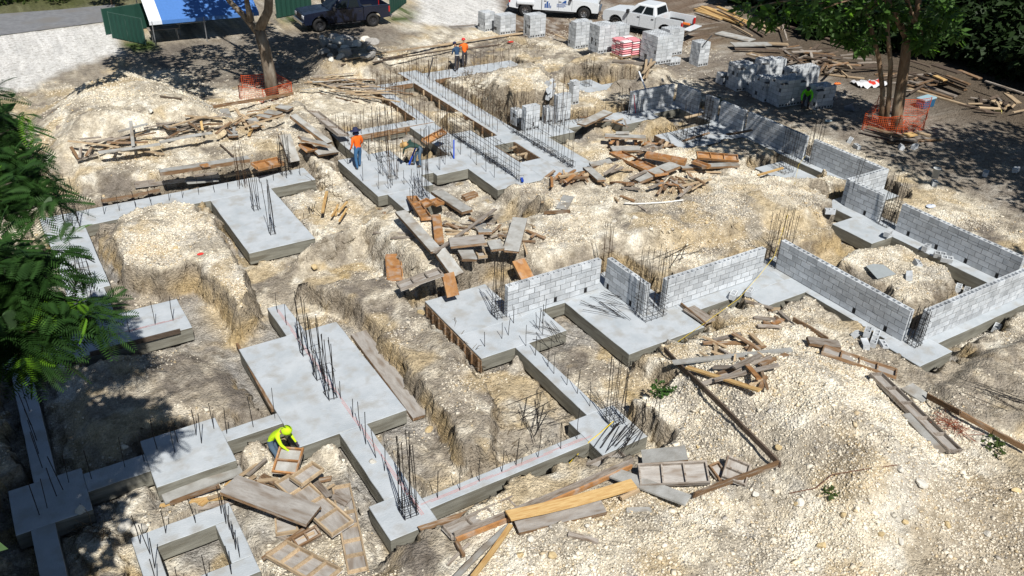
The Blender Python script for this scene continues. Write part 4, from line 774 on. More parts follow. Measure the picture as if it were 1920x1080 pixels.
# ---------------------------------------------------------------- block stacks and loose blocks
PALLET = mat('pallet_wood', (.25, .17, .10), (.36, .26, .16), 6, .85)
rb = random.Random(77)
ME_SB = cmu('stacked_block', L=.388, Wd=.186, Hh=.188)
def stack(px, py, nx, ny, nz, label, rz=0.0, ragged=0, z=None):
    p = at(px, py, z) if z is not None else ground(px, py, .0)
    e = empty('block_stack', label, 'block stack', tuple(p), rz, 'stacks of grey concrete blocks', (px, py))
    W_, D_ = nx*.402, ny*.198
    MB().box((.014, .013, 0), (W_-.014, D_-.013, nz*.2-.15)).build('light_blocking_core', MORTAR, e)  # dark box in place of inner blocks, added to block light through gaps
    for k in range(nz):
        for i in range(nx):
            for j in range(ny):
                if not (j == 0 or i == 0 or i == nx-1 or k == nz-1): continue
                if ragged and k == nz-1 and (i+j) % 3 == 0 and rb.random() < .7: continue
                o = link('block', ME_SB, e); o.location = (i*.402+.201+rb.uniform(-.008, .008), j*.198+.099+rb.uniform(-.006, .006), k*.2+.1)
                if k == 0 and j == 0: o.rotation_euler = (math.pi/2, 0, 0)
                else: o.rotation_euler = (0, 0, rb.gauss(0, .008))
    return e
stack(909, 60, 2, 4, 6, 'leftmost pale block stack beside the gravel drive', .1); stack(938, 66, 3, 4, 6, 'pale block stack second from the gravel drive', .05); stack(993, 72, 3, 4, 7, 'single block stack standing alone below the truck with lettering', .0)
stack(1078, 92, 3, 4, 8, 'block stack with one block on top, first of the back right group', .0, 1); stack(1121, 101, 3, 5, 8, 'block stack with a hole at its foot in the back right group', .0); stack(1149, 93, 3, 5, 7, 'block stack directly behind the pink cement bags', .0); stack(1228, 122, 3, 7, 8, 'largest deep block stack right of the pink cement bags', .0); stack(1250, 106, 3, 4, 8, 'block stack below the open tailgate', .0); stack(1256, 124, 2, 2, 2, 'low row of blocks in front of the deep stack', .0); stack(1308, 126, 2, 4, 7, 'shaded block stack with a tool lying on top', .0)
for (x, y, a, b, c, l) in [(968, 238, 1, 3, 4, 'lowest small stack on the footing, leftmost'), (985, 247, 2, 2, 6, 'narrow stack of upright blocks on the footing'), (1024, 232, 1, 2, 4, 'short stack of blocks in the middle of the footing group'), (1044, 232, 2, 2, 7, 'tallest small stack on the footing'), (1073, 197, 1, 2, 6, 'slim leaning block stack on the dirt behind the footing group')]:
    stack(x, y, a, b, c, l, 0)
for (x, y, a, b, c, l) in [(1353, 160, 3, 3, 3, 'low shaded block stack at the left of the dark group'), (1380, 172, 3, 5, 7, 'tall shaded block stack, first of the dark group'), (1414, 180, 2, 4, 3, 'half-height shaded block stack in the dark group'), (1431, 192, 3, 5, 6, 'shaded block stack in the middle of the dark group'), (1459, 202, 4, 5, 7, 'widest shaded block stack left of the lime shirt'), (1527, 207, 3, 4, 6, 'shaded block stack right of the lime shirt'), (1425, 162, 4, 4, 7, 'rear shaded block stack behind the dark group'), (1478, 172, 5, 4, 6, 'rear shaded block stack behind the lime shirt')]:
    stack(x, y, a, b, c, l, -.12, 1)
def lone(px, py, label, rz=0, rx=0, ry=0, lift=.09, z=None):
    p = at(px, py, z+lift) if z is not None else ground(px, py, lift)
    o = link('concrete_block', ME_CMU2); o.location = tuple(p); o.rotation_euler = (rx, ry, rz); tag(o, label, 'block', 'loose concrete blocks', (px, py)); return o
# open block with cores right through
def cmu_open():
    b = MB(); x, y, z = .199, .097, .097; t = .03
    xs = [-x, -x+t, -t/2, t/2, x-t, x]; ys = [-y, -y+t, y-t, y]; f = []
    V = [(a, c, s) for s in (z, -z) for c in ys for a in xs]
    for j in range(3):
        for i in range(5):
            if j == 1 and i in (1, 3): continue
            q = (j*6+i, j*6+i+1, j*6+i+7, j*6+i+6); f.append(q); f.append(tuple(k+24 for k in q)[::-1])
    for (a, c) in [(0, 5), (5, 23), (23, 18), (18, 0)]: f.append((a+24, c+24, c, a))
    for i in (1, 3):
        c4 = [6+i, 6+i+1, 12+i+1, 12+i]
        for k in range(4): a, c = c4[k], c4[(k+1) % 4]; f.append((a, c, c+24, a+24))
    return b.poly(V, f).mesh('open_block', BLOCK)
ME_CMU2 = cmu_open()
for a in [(1594, 263, 'block lying tilted on gravel above the sunlit wall', .5, .3), (1607, 275, 'block with its cores up on gravel above the sunlit wall', 1.2, 0), (1715, 275, 'block under the boards by the orange netting', .2, 0), (1690, 276, 'half-hidden block left of the board pile by the netting', .8, .4),
          (1556, 396, 'block beside the pad below the rebar pair', -.6, 0, 0, .1), (1665, 437, 'block standing on end on the far right footing', .3, 1.57, 0, .2), (1737, 464, 'block at the edge of the footing behind the fenced mound', .2, 0, 0, .1), (1762, 478, 'slanting block on the ledge of the far right wall', -.9, .2, 0, .12), (1775, 486, 'second slanting block on the ledge of the far right wall', -.9, .2, 0, .12),
          (1705, 517, 'block lying with open cores on the fenced dirt mound', .6, 1.3, 0, .1), (1720, 495, 'upright block face on the fenced dirt mound', .9, .3, 0, .08), (1797, 540, 'left of two blocks behind the bright right wall', .45, 0, 0, .1), (1812, 546, 'right of two blocks behind the bright right wall', .45, 0, 0, .1),
          (1627, 622, 'left block of the pair balanced at the corner pad', .5, 0, 0, .28), (1643, 628, 'right block of the pair balanced at the corner pad', .5, 0, 0, .28), (1638, 642, 'block below the balanced pair at the corner pad', .5, 0, 0, .08), (1622, 645, 'block on its side with a big hole left of the corner pad', .9, 1.4, 0, .1), (1606, 627, 'small broken block at the end of the ledge', .3, .5, .4, .05), (1655, 648, 'broken block on the corner pad', 1.0, .2, 0, .08, 0),
          (1868, 615, 'grey block perched on the right mound', .35, .1, 0, .15), (1375, 553, 'block sitting on the footing edge before the bright wall', .5, 0, 0, .1, 0), (1405, 547, 'block at the end of the footing strip by the yellow cord', .5, 0, 0, .1, 0), (1752, 343, 'block near the white pipe end by the dark shade', .7, 0), (1848, 325, 'block lying in shade at the right', .4, 0), (1905, 318, 'upright block piece at the right edge', .2, 1.4, 0, .2)]:
    lone(*a[:3], *a[3:])
for k in range(8):
    lone(1028+(k % 3)*4+rb.uniform(-2, 2), 182-k*4.2, 'block in the tumbled row sliding down the far mound', .9+rb.gauss(0, .2), rb.gauss(0, .4), 0, .12)
# grey offcut sheet on the fenced mound
o = MB().poly([(-.45, -.3, 0), (.35, -.42, .02), (.5, .2, .03), (.25, .42, .02), (-.1, .45, .02), (-.45, -.3, .025), (.35, -.42, .045), (.5, .2, .055), (.25, .42, .045), (-.1, .45, .045)], [(4, 3, 2, 1, 0), (5, 6, 7, 8, 9), (0, 1, 6, 5), (1, 2, 7, 6), (2, 3, 8, 7), (3, 4, 9, 8), (4, 0, 5, 9)]).build('sheet_metal', flat('grey_sheet', (.33, .36, .37), .5)); o.location = tuple(ground(1647, 510, .06)); tag(o, 'grey sheet with a rounded corner on the fenced dirt mound', 'sheet')
# cement bags on a pallet, wrapped
def bag_mesh(m):
    b = MB(); n = 8; V = []; L, w, h = .62, .40, .13
    for i in range(5):
        u = i/4; s = .55+.45*math.sin(math.pi*(.12+.76*u))
        for k in range(n):
            a = 2*math.pi*k/n; V.append(((u-.5)*L, math.copysign(abs(math.cos(a))**.6, math.cos(a))*w/2*s**.4, math.copysign(abs(math.sin(a))**.7, math.sin(a))*h/2*s))
    f = [tuple(range(n))[::-1], tuple(range(4*n, 5*n))]+[(i*n+k, i*n+(k+1) % n, (i+1)*n+(k+1) % n, (i+1)*n+k) for i in range(4) for k in range(n)]
    return b.poly(V, f).mesh('bag', m)
BP = bag_mesh(flat('pink_bag', (.70, .27, .30), .5)); BW = bag_mesh(flat('white_bag', (.74, .66, .66), .5))
p = ground(1165, 113); PE = empty('pallet', 'wooden pallet under the pink cement bags', 'pallet', tuple(p), .0)
for i in range(6): MB().box((0, 0, 0), (1.5, .12, .02)).build('slat', PALLET, PE).location = (0, i*.2, .12)
for i in range(3): MB().box((0, 0, 0), (.08, 1.12, .12)).build('runner', PALLET, PE).location = (i*.7, 0, 0)
for k in range(7):
    for j in range(3):
        for i in range(2):
            if j > 0 and k < 6 and i == 1: continue
            o = link('cement_bag', BP if (i+j+k) % 3 else BW); o.location = (p[0]+.4+i*.7+rb.uniform(-.02, .02), p[1]+.2+j*.38, p[2]+.21+k*.128); o.rotation_euler = (0, 0, rb.gauss(0, .03)); tag(o, ('pink' if (i+j+k) % 3 else 'whitish')+' cement bag in the wrapped pallet load', 'cement bag', 'cement bags on the pallet')
# white and red striped plastic sheeting
b = MB(); n = 14
for i in range(n):
    for j in range(8):
        pass
V = []; F = []; mi = []
for i in range(n+1):
    for j in range(9): V.append((i*.14-1, j*.14-.55+.05*math.sin(i*1.3), .10+.10*math.sin(i*1.7+j)*math.cos(j*1.1)+.12*(1-abs(j-4)/4)))
for i in range(n):
    for j in range(8): F.append((i*9+j, (i+1)*9+j, (i+1)*9+j+1, i*9+j+1)); mi.append(1 if (i//2) % 2 and 1 < j < 7 and i > 3 else 0)
b.poly(V, F); b.m = mi; o = b.build('plastic_sheeting', [flat('white_plastic', (.68, .68, .70), .35), flat('red_print', (.62, .06, .04), .4)], None, True); o.location = tuple(ground(1632, 160, .0)); o.rotation_euler = (0, 0, -.3); tag(o, 'crumpled white plastic with red stripes behind the thin trunks', 'plastic')
for px, py, c, l in [(1570, 158, (.75, .18, .04), 'orange and white bag scrap beside the plastic sheeting'), (1745, 388, (.6, .65, .75), 'pale plastic bottle scrap on dark soil at the right'), (376, 477, (.7, .05, .04), 'small red and white wrapper on the left mound'), (1552, 228, (.45, .55, .58), 'grey plastic scrap behind the shaded wall'), (957, 80, (.6, .04, .03), 'red rag on the far edge of the dig')]:
    b = MB(); V = [(rb.uniform(-.25, .25), rb.uniform(-.14, .14), rb.uniform(0, .16)) for _ in range(8)]
    b.lathe([(.02, .0), (.12, .02), (.16, .07), (.1, .12), (.02, .15)], 7); b.v = [(x*1.5+rb.uniform(-.03, .03), y+rb.uniform(-.03, .03), z*.7) for x, y, z in b.v]
    o = b.build('scrap', flat('scrap%d' % px, c, .5)); o.location = tuple(ground(px, py)); s_ = .5 if px == 376 else 1; o.scale = (s_, s_, s_); tag(o, l, 'scrap')
# cooler
p = ground(1733, 200); ce = empty('cooler', 'blue cooler with a white lid by the lumber stack', 'cooler', tuple(p), .05)
BLU = flat('cooler_blue', (.02, .10, .20), .35)
def rbox(lo, hi, mats, name, parent, bev=.03, seg=2):
    o = MB().box(lo, hi).build(name, mats, parent); m = o.modifiers.new('bevel', 'BEVEL'); m.width = bev; m.segments = seg; return o
rbox((-.5, -.25, .0), (.5, .25, .42), BLU, 'body', ce); rbox((-.53, -.28, .425), (.53, .28, .53), flat('cooler_lid', (.32, .46, .52), .4), 'lid', ce)
for s in (-1, 1): rbox((s*.56-.03, -.12, .25), (s*.56+.03, .12, .31), BLU, 'handle', ce, .01)
def pail(px, py, label, r, h, m, rx=0, cat='bucket'):
    o = MB().lathe([(0, 0), (r*.9, 0), (r, h*.97), (r*1.08, h*.97), (r*1.08, h), (r*.93, h), (r*.85, .02), (0, .02)], 18).build(cat.replace(' ', '_'), m, None, True); o.location = tuple(ground(px, py, .02)); o.rotation_euler = (rx, 0, .5); tag(o, label, cat)
pail(1585, 205, 'grey bucket lying in the shade by the block stacks', .2, .4, flat('grey_plastic', (.25, .28, .33), .4), 1.1); pail(1753, 332, 'white plastic pipe collar standing on the right soil', .16, .42, flat('pvc_white', (.58, .60, .60), .4), 0, 'pipe collar'); pail(1752, 346, 'smaller white pipe end below the pipe collar', .12, .16, flat('pvc_white', (.58, .60, .60), .4), .3, 'pipe collar'); pail(1866, 210, 'pale yellow pail under the dark trees', .16, .3, flat('yellow_pail', (.55, .48, .16), .4), 1.2)
# big rocks
rk = random.Random(8)
def rock(px, py, s, label, col, grp, flatn=.7, sink=.3, seed=0):
    r = random.Random(px*7+py+seed); b = bmesh.new(); bmesh.ops.create_icosphere(b, subdivisions=2, radius=1)
    ax = [Vector((r.gauss(0, 1), r.gauss(0, 1), r.gauss(0, 1))).normalized() for _ in range(9)]; cut = [r.uniform(.42, .72) for _ in ax]
    for v in b.verts:
        for a, c in zip(ax, cut):
            d = v.co.dot(a)
            if d > c: v.co -= a*(d-c)
        v.co *= 1+r.uniform(-.05, .05)
    me = bpy.data.meshes.new('rock'); b.to_mesh(me); b.free(); me.materials.append(col); o = link('rock', me); o.location = tuple(ground(px, py, s*flatn*(1-sink*2)*.5)); s *= .85; o.scale = (s*r.uniform(.8, 1.2), s*r.uniform(.7, 1), s*flatn); o.rotation_euler = (r.uniform(-.3, .3), r.uniform(-.3, .3), r.uniform(0, 6)); tag(o, label, 'rock', grp, (px, py))
RW = mat('pale_rock', (.56, .53, .47), (.68, .65, .58), 5, .95, .5, 20, rand=.12); RO = mat('ochre_rock', (.46, .34, .17), (.62, .50, .30), 5, .95, .5, 20, rand=.15); RG = mat('grey_rubble_rock', (.27, .26, .245), (.40, .385, .365), 5, .95, .5, 20, rand=.2)
for px, py, s in [(588, 500, .2), (1035, 1043, .17), (975, 1040, .15), (1580, 965, .13), (1697, 977, .13), (1776, 982, .14), (1652, 1000, .12), (1540, 1022, .16), (1905, 920, .14), (1495, 945, .1), (1460, 838, .12), (1308, 838, .1), (790, 585, .2), (330, 465, .14), (775, 780, .1), (805, 805, .16), (360, 220, .15)]:
    rock(px, py, s, 'ochre rock on the ground', RO, 'ochre rocks')
for px, py, s in [(1500, 944, .17), (1415, 925, .12), (1728, 905, .18), (1760, 880, .14), (1690, 1015, .14), (1100, 985, .12), (282, 208, .2), (232, 985, .28), (262, 990, .25), (150, 955, .2), (880, 1050, .15), (995, 1012, .14), (735, 110, .2), (710, 112, .15), (1365, 380, .12), (1152, 415, .15), (1190, 408, .16), (700, 865, .14), (1850, 1000, .14), (1690, 880, .12), (600, 930, .1), (940, 995, .1)]:
    rock(px, py, s, 'pale limestone rock on the ground', RW, 'pale rocks')
for k in range(34):
    rock(int(rk.uniform(598, 700)), int(rk.uniform(70, 112)), rk.uniform(.25, .65), 'broken grey concrete rock in the heap beside the blue truck', RG if k % 3 else RW, 'broken rocks in the heap', .6, .1, k)
# ---------------------------------------------------------------- people
SKIN = flat('skin', (.28, .15, .09), .55)
def skin_body(name, J, Ed, R, bone_mats, mats, parent, root):
    names = list(J); me = bpy.data.meshes.new(name); me.from_pydata([J[n] for n in names], [(names.index(a), names.index(b)) for a, b in Ed], []); me.update()
    o = link(name, me, parent); sk = o.modifiers.new('skin', 'SKIN'); sk.use_smooth_shade = True; sk.branch_smoothing = .6
    if not me.skin_vertices: 
        bm = bmesh.new(); bm.from_mesh(me); bm.verts.layers.skin.verify(); bm.to_mesh(me); bm.free()
    for i, n in enumerate(names):
        d = me.skin_vertices[0].data[i]; r = R[n]; d.radius = r if isinstance(r, tuple) else (r, r); d.use_root = (n == root)
    ss = o.modifiers.new('sub', 'SUBSURF'); ss.levels = 1; ss.render_levels = 1
    bpy.context.view_layer.update(); dg = bpy.context.evaluated_depsgraph_get(); ev = bpy.data.meshes.new_from_object(o.evaluated_get(dg))
    o.modifiers.clear(); o.data = ev; ev.materials.clear()
    for m in mats: ev.materials.append(m)
    seg = [(Vector(J[a]), Vector(J[b]), bone_mats.get((a, b), 0)) for a, b in Ed]
    for p in ev.polygons:
        c = p.center; best = 1e9
        for A, B, m in seg:
            t = max(0, min(1, (c-A).dot(B-A)/max(1e-9, (B-A).length_squared))); d = (c-(A+(B-A)*t)).length
            if d < best: best = d; p.material_index = m
        p.use_smooth = True
    return o
def person(base, rz, label, shirt, trousers, bend=0.0, armL=None, armR=None, crouch=0.0, step=.1, s=1.0, headtilt=.2, hat=None, hood=None, glove=None, vest=None):
    e = empty('person', label, 'person', tuple(base), rz)
    Rb = Matrix.Rotation(-bend, 3, 'X'); pz = .95-crouch*.35; pv = Vector((0, -.12*bend-.1*crouch, pz))
    def ub(x, y, z): return tuple(pv + Rb @ Vector((x, y, z-.95)))
    J = {'pelvis': tuple(pv), 'waist': ub(0, .0, 1.12), 'chest': ub(0, .01, 1.34), 'neck': ub(0, .01, 1.50), 'head': ub(0, .03+headtilt*.06, 1.62), 'crown': ub(0, .02+headtilt*.16, 1.74), 'nose': ub(0, .135+headtilt*.12, 1.61)}
    Ed = [('pelvis', 'waist'), ('waist', 'chest'), ('chest', 'neck'), ('neck', 'head'), ('head', 'crown'), ('head', 'nose')]
    R = {'pelvis': (.155, .12), 'waist': (.15, .115), 'chest': (.18, .125), 'neck': .062, 'head': (.085, .10), 'crown': (.06, .07), 'nose': .018}
    bmm = {('pelvis', 'waist'): 1, ('waist', 'chest'): 1, ('chest', 'neck'): 1, ('neck', 'head'): 0, ('head', 'crown'): 0, ('head', 'nose'): 0}
    for sd, sg, arm in (('L', -1, armL), ('R', 1, armR)):
        sh = ub(sg*.19, 0, 1.44); arm = arm or [(sg*.27, .04, 1.17), (sg*.29, .16, .95)]
        el, wr = Vector(arm[0]), Vector(arm[1]); d = (wr-el).normalized(); side = Vector((sg, 0, 0)); perp = d.cross(side).normalized(); pal = wr+d*.075
        J.update({'sh'+sd: sh, 'el'+sd: tuple(el), 'wr'+sd: tuple(wr), 'pa'+sd: tuple(pal)})
        R.update({'sh'+sd: .075, 'el'+sd: .05, 'wr'+sd: .036, 'pa'+sd: (.042, .022)})
        Ed += [('chest', 'sh'+sd), ('sh'+sd, 'el'+sd), ('el'+sd, 'wr'+sd), ('wr'+sd, 'pa'+sd)]
        bmm.update({('chest', 'sh'+sd): 1, ('sh'+sd, 'el'+sd): 1, ('el'+sd, 'wr'+sd): 1, ('wr'+sd, 'pa'+sd): 3})
        ax = d.cross(perp).normalized()
        for k in range(4):
            f1 = pal+d*(.045)+ax*(k-1.5)*.022; f2 = f1+d*(.032+.008*(k in (1, 2)))+perp*.016
            J.update({f'f{sd}{k}a': tuple(f1), f'f{sd}{k}b': tuple(f2)}); R.update({f'f{sd}{k}a': .0095, f'f{sd}{k}b': .008}); Ed += [('pa'+sd, f'f{sd}{k}a'), (f'f{sd}{k}a', f'f{sd}{k}b')]; bmm.update({('pa'+sd, f'f{sd}{k}a'): 3, (f'f{sd}{k}a', f'f{sd}{k}b'): 3})
        th = wr+d*.03-ax*.05; th2 = th+d*.035+perp*.012; J.update({'t'+sd: tuple(th), 'u'+sd: tuple(th2)}); R.update({'t'+sd: .011, 'u'+sd: .009}); Ed += [('wr'+sd, 't'+sd), ('t'+sd, 'u'+sd)]; bmm.update({('wr'+sd, 't'+sd): 3, ('t'+sd, 'u'+sd): 3})
        hp = pv+Vector((sg*.10, 0, -.05)); an = Vector((sg*.13, sg*step, .09)); kn = (hp+an)/2+Vector((sg*.02, .05+.3*crouch, .02)); to = an+Vector((sg*.02, .17, -.045))
        J.update({'hp'+sd: tuple(hp), 'kn'+sd: tuple(kn), 'an'+sd: tuple(an), 'to'+sd: tuple(to)}); R.update({'hp'+sd: .105, 'kn'+sd: .072, 'an'+sd: .052, 'to'+sd: (.045, .035)})
        Ed += [('pelvis', 'hp'+sd), ('hp'+sd, 'kn'+sd), ('kn'+sd, 'an'+sd), ('an'+sd, 'to'+sd)]; bmm.update({('pelvis', 'hp'+sd): 2, ('hp'+sd, 'kn'+sd): 2, ('kn'+sd, 'an'+sd): 2, ('an'+sd, 'to'+sd): 4})
    body = skin_body('body', J, Ed, R, bmm, [SKIN, shirt, trousers, glove or SKIN, flat('boots', (.10, .07, .045), .7)], e, 'pelvis')
    hc = Vector(J['head']).lerp(Vector(J['crown']), .45); hd = (Vector(J['crown'])-Vector(J['neck'])).normalized(); q = hd.to_track_quat('Z', 'Y').to_matrix().to_4x4()
    if hat:
        kind, m = hat; T = Matrix.Translation(hc+hd*.05) @ q
        prof = [(.25, -.03), (.25, -.015), (.12, .0), (.115, .09), (.07, .125), (0, .13)] if kind == 'brim' else [(.135, -.03), (.13, .0), (.115, .07), (.06, .115), (0, .125)] if kind == 'helmet' else [(.115, -.03), (.115, .03), (.08, .09), (0, .10)]
        h = MB().lathe(prof, 14, M=T).build('hat', m, e, True)
        if kind == 'brim': MB().lathe([(.10, -.20), (.14, -.18), (.13, -.04), (.10, -.02)], 10, M=T).build('neck_cloth', m, e, True)
    else:
        pass
    if hood:
        T = Matrix.Translation(hc-hd*.0) @ q
        b = MB(); n = 14; V = []
        for i in range(7):
            ph = -.55+i*(math.pi/2+.55)/6; z = .165*math.sin(ph)+.0; r = .145*math.cos(ph)
            for k in range(n+1):
                a = math.radians(-235+290*k/n); V.append(tuple(T @ Vector((r*math.cos(a+math.pi*.0), r*math.sin(a)*1.05-.01, z))))
        b.poly(V, [(i*(n+1)+k, i*(n+1)+k+1, (i+1)*(n+1)+k+1, (i+1)*(n+1)+k) for i in range(6) for k in range(n)]); b.build('hood', hood, e, True)
    if vest:
        MB().lathe([(.175, -.03), (.18, .03)], 14, M=Matrix.Translation(pv+Vector((0, 0, .08))) @ Matrix.Diagonal((1, .8, 1, 1))).build('tool_belt', vest, e)
    e.scale = (s, s, s); return e
LIME = flat('hi_vis_yellow', (.52, .78, .015), .7); ORNG = flat('hi_vis_orange', (.82, .14, .012), .7); NAVY = flat('navy_cloth', (.028, .065, .13), .8); JEAN = flat('denim', (.045, .13, .26), .8); DENG = flat('grey_denim', (.09, .14, .20), .8); DKG = flat('dark_green_cloth', (.022, .055, .045), .8); STRAW = flat('straw', (.50, .32, .13), .8); NVH = flat('navy_hat', (.02, .025, .07), .8); DKT = flat('dark_trousers', (.045, .045, .055), .8); REDH = flat('red_helmet', (.62, .03, .03), .4); GLV = flat('dark_glove', (.05, .035, .04), .7); WHB = flat('white_belt', (.6, .6, .58), .6)
def pl(px, py, z=None): return ground(px, py) if z is None else at(px, py, z)
b0 = pl(519, 868); person((b0[0], b0[1], tz(b0[0], b0[1])), -2.35, 'worker in yellow hooded shirt bending over a small form panel', LIME, DENG, .78, [(-.27, .38, 1.0), (-.20, .58, .76)], [(.27, .38, .98), (.20, .58, .74)], .2, .1, .88, .5, None, LIME, GLV)
panel((548, 842), (534, 890), .62, 2, 'o', 'held up by the worker in the yellow hood', 'rib', .62, lift2=.35, fm='g')
person(at(673, 316, 0), .15, 'worker in orange shirt and wide navy hat walking away on the slab', ORNG, JEAN, .08, [(-.26, -.02, 1.17), (-.28, .10, .93)], [(.27, .03, 1.17), (.27, .22, .97)], 0, .12, 1.0, .1, ('brim', NVH), None, GLV)
person(at(783, 312, 0), 1.1, 'bending worker in dark green shirt and straw hat with a blue tool', DKG, DENG, 1.35, [(-.24, .55, .92), (-.12, .60, .62)], [(.30, .28, 1.12), (.18, .50, .86)], .1, .15, 1.0, .6, ('brim', STRAW))
person(at(857, 133, 0), .1, 'far worker in navy shirt with a white tool belt seen from behind', NAVY, DKT, .3, [(-.25, .14, 1.12), (-.16, .3, 1.0)], [(.25, .14, 1.12), (.16, .3, 1.0)], 0, .1, .92, .4, ('cap', NVH), None, None, WHB)
person(at(871, 125, 0), -.15, 'far worker in orange shirt and red helmet', ORNG, DKT, .25, [(-.28, .2, 1.25), (-.2, .38, 1.28)], [(.26, .14, 1.12), (.18, .28, .95)], 0, .1, .9, .2, ('helmet', REDH), None, None, None)
p6 = ground(1507, 207); person((p6[0]+.3, p6[1]+.2, p6[2]), 2.2, 'worker in lime shirt crouching among the shaded block stacks', flat('lime_cloth', (.16, .72, .02), .7), DKT, .75, [(-.27, .35, .75), (-.2, .5, .55)], [(.27, .35, .75), (.2, .5, .55)], .8, .12, 1.0, .4, ('cap', DKT))
TBLU = flat('blue_tool', (.012, .06, .42), .35)
def tool(a, b, za, zb, r, label, m=TBLU, name='spirit_level'):
    A, B = Vector(at(*a, za)), Vector(at(*b, zb)); M, L = frame_of(A, B); o = MB().box((-L/2, -r, -r*.5), (L/2, r, r*.5)).box((-L*.12, -r*.4, -r*.8), (L*.12, r*.4, r*.8)).box((-L/2, -r*1.15, -r*.65), (-L/2+.04, r*1.15, r*.65)).build(name, m); o.matrix_world = Matrix.Translation((A+B)/2) @ M.to_4x4(); tag(o, label, 'tool'); return o
tool((767, 308), (782, 270), .05, .85, .035, 'blue level held by the bending worker'); tool((851, 297), (851, 262), .02, .8, .03, 'blue level standing upright beside the wooden box'); tool((978, 334), (980, 340), .05, .1, .05, 'small blue tool at the front end of the mesh curtain')
tool((803, 143), (812, 108), .05, 1.0, .03, 'long steel bar leaning on the far beam', flat('tool_steel', (.10, .10, .11), .4, .6), 'pry_bar'); tool((1210, 166), (1198, 134), 1.0, 1.6, .035, 'white level leaning on the dappled wall', flat('tool_white', (.62, .66, .72), .4)); tool((1320, 83), (1335, 66), 1.55, 1.7, .03, 'trowel handle lying on the shaded block stack', flat('tool_dark', (.05, .05, .05), .6), 'trowel')
# ---------------------------------------------------------------- vehicles
TYRE = flat('tyre', (.018, .018, .019), .85); RIM = flat('rim', (.45, .46, .48), .3, .8); DRIM = flat('dark_rim', (.10, .10, .11), .35, .7); GLASS = flat('dark_glass', (.012, .016, .02), .08, 0, .6); TRIM = flat('black_trim', (.02, .02, .022), .6); CHR = flat('chrome', (.6, .6, .62), .2, 1.0); TAIL = flat('tail_lamp', (.45, .015, .015), .3); HEAD = flat('head_lamp', (.75, .77, .8), .15)
def arc(cx, r, z0, a0, a1, n=9): return [(cx+r*math.cos(a0+(a1-a0)*i/(n-1)), z0+r*math.sin(a0+(a1-a0)*i/(n-1))) for i in range(n)]
def extr(P, y0, y1, name, m, parent, bev=.03, taper=None):
    n = len(P); b = MB(); V = [(x, y0, z) for x, z in P]+[(x, y1, z) for x, z in P]
    b.poly(V, [tuple(range(n)), tuple(range(n, 2*n))[::-1]]+[(i, n+i, n+(i+1) % n, (i+1) % n) for i in range(n)])
    o = b.build(name, m, parent)
    bm = bmesh.new(); bm.from_mesh(o.data); bmesh.ops.recalc_face_normals(bm, faces=bm.faces); bm.to_mesh(o.data); bm.free()
    if bev: md = o.modifiers.new('bevel', 'BEVEL'); md.width = bev; md.segments = 3; md.limit_method = 'ANGLE'; md.angle_limit = .6
    return o
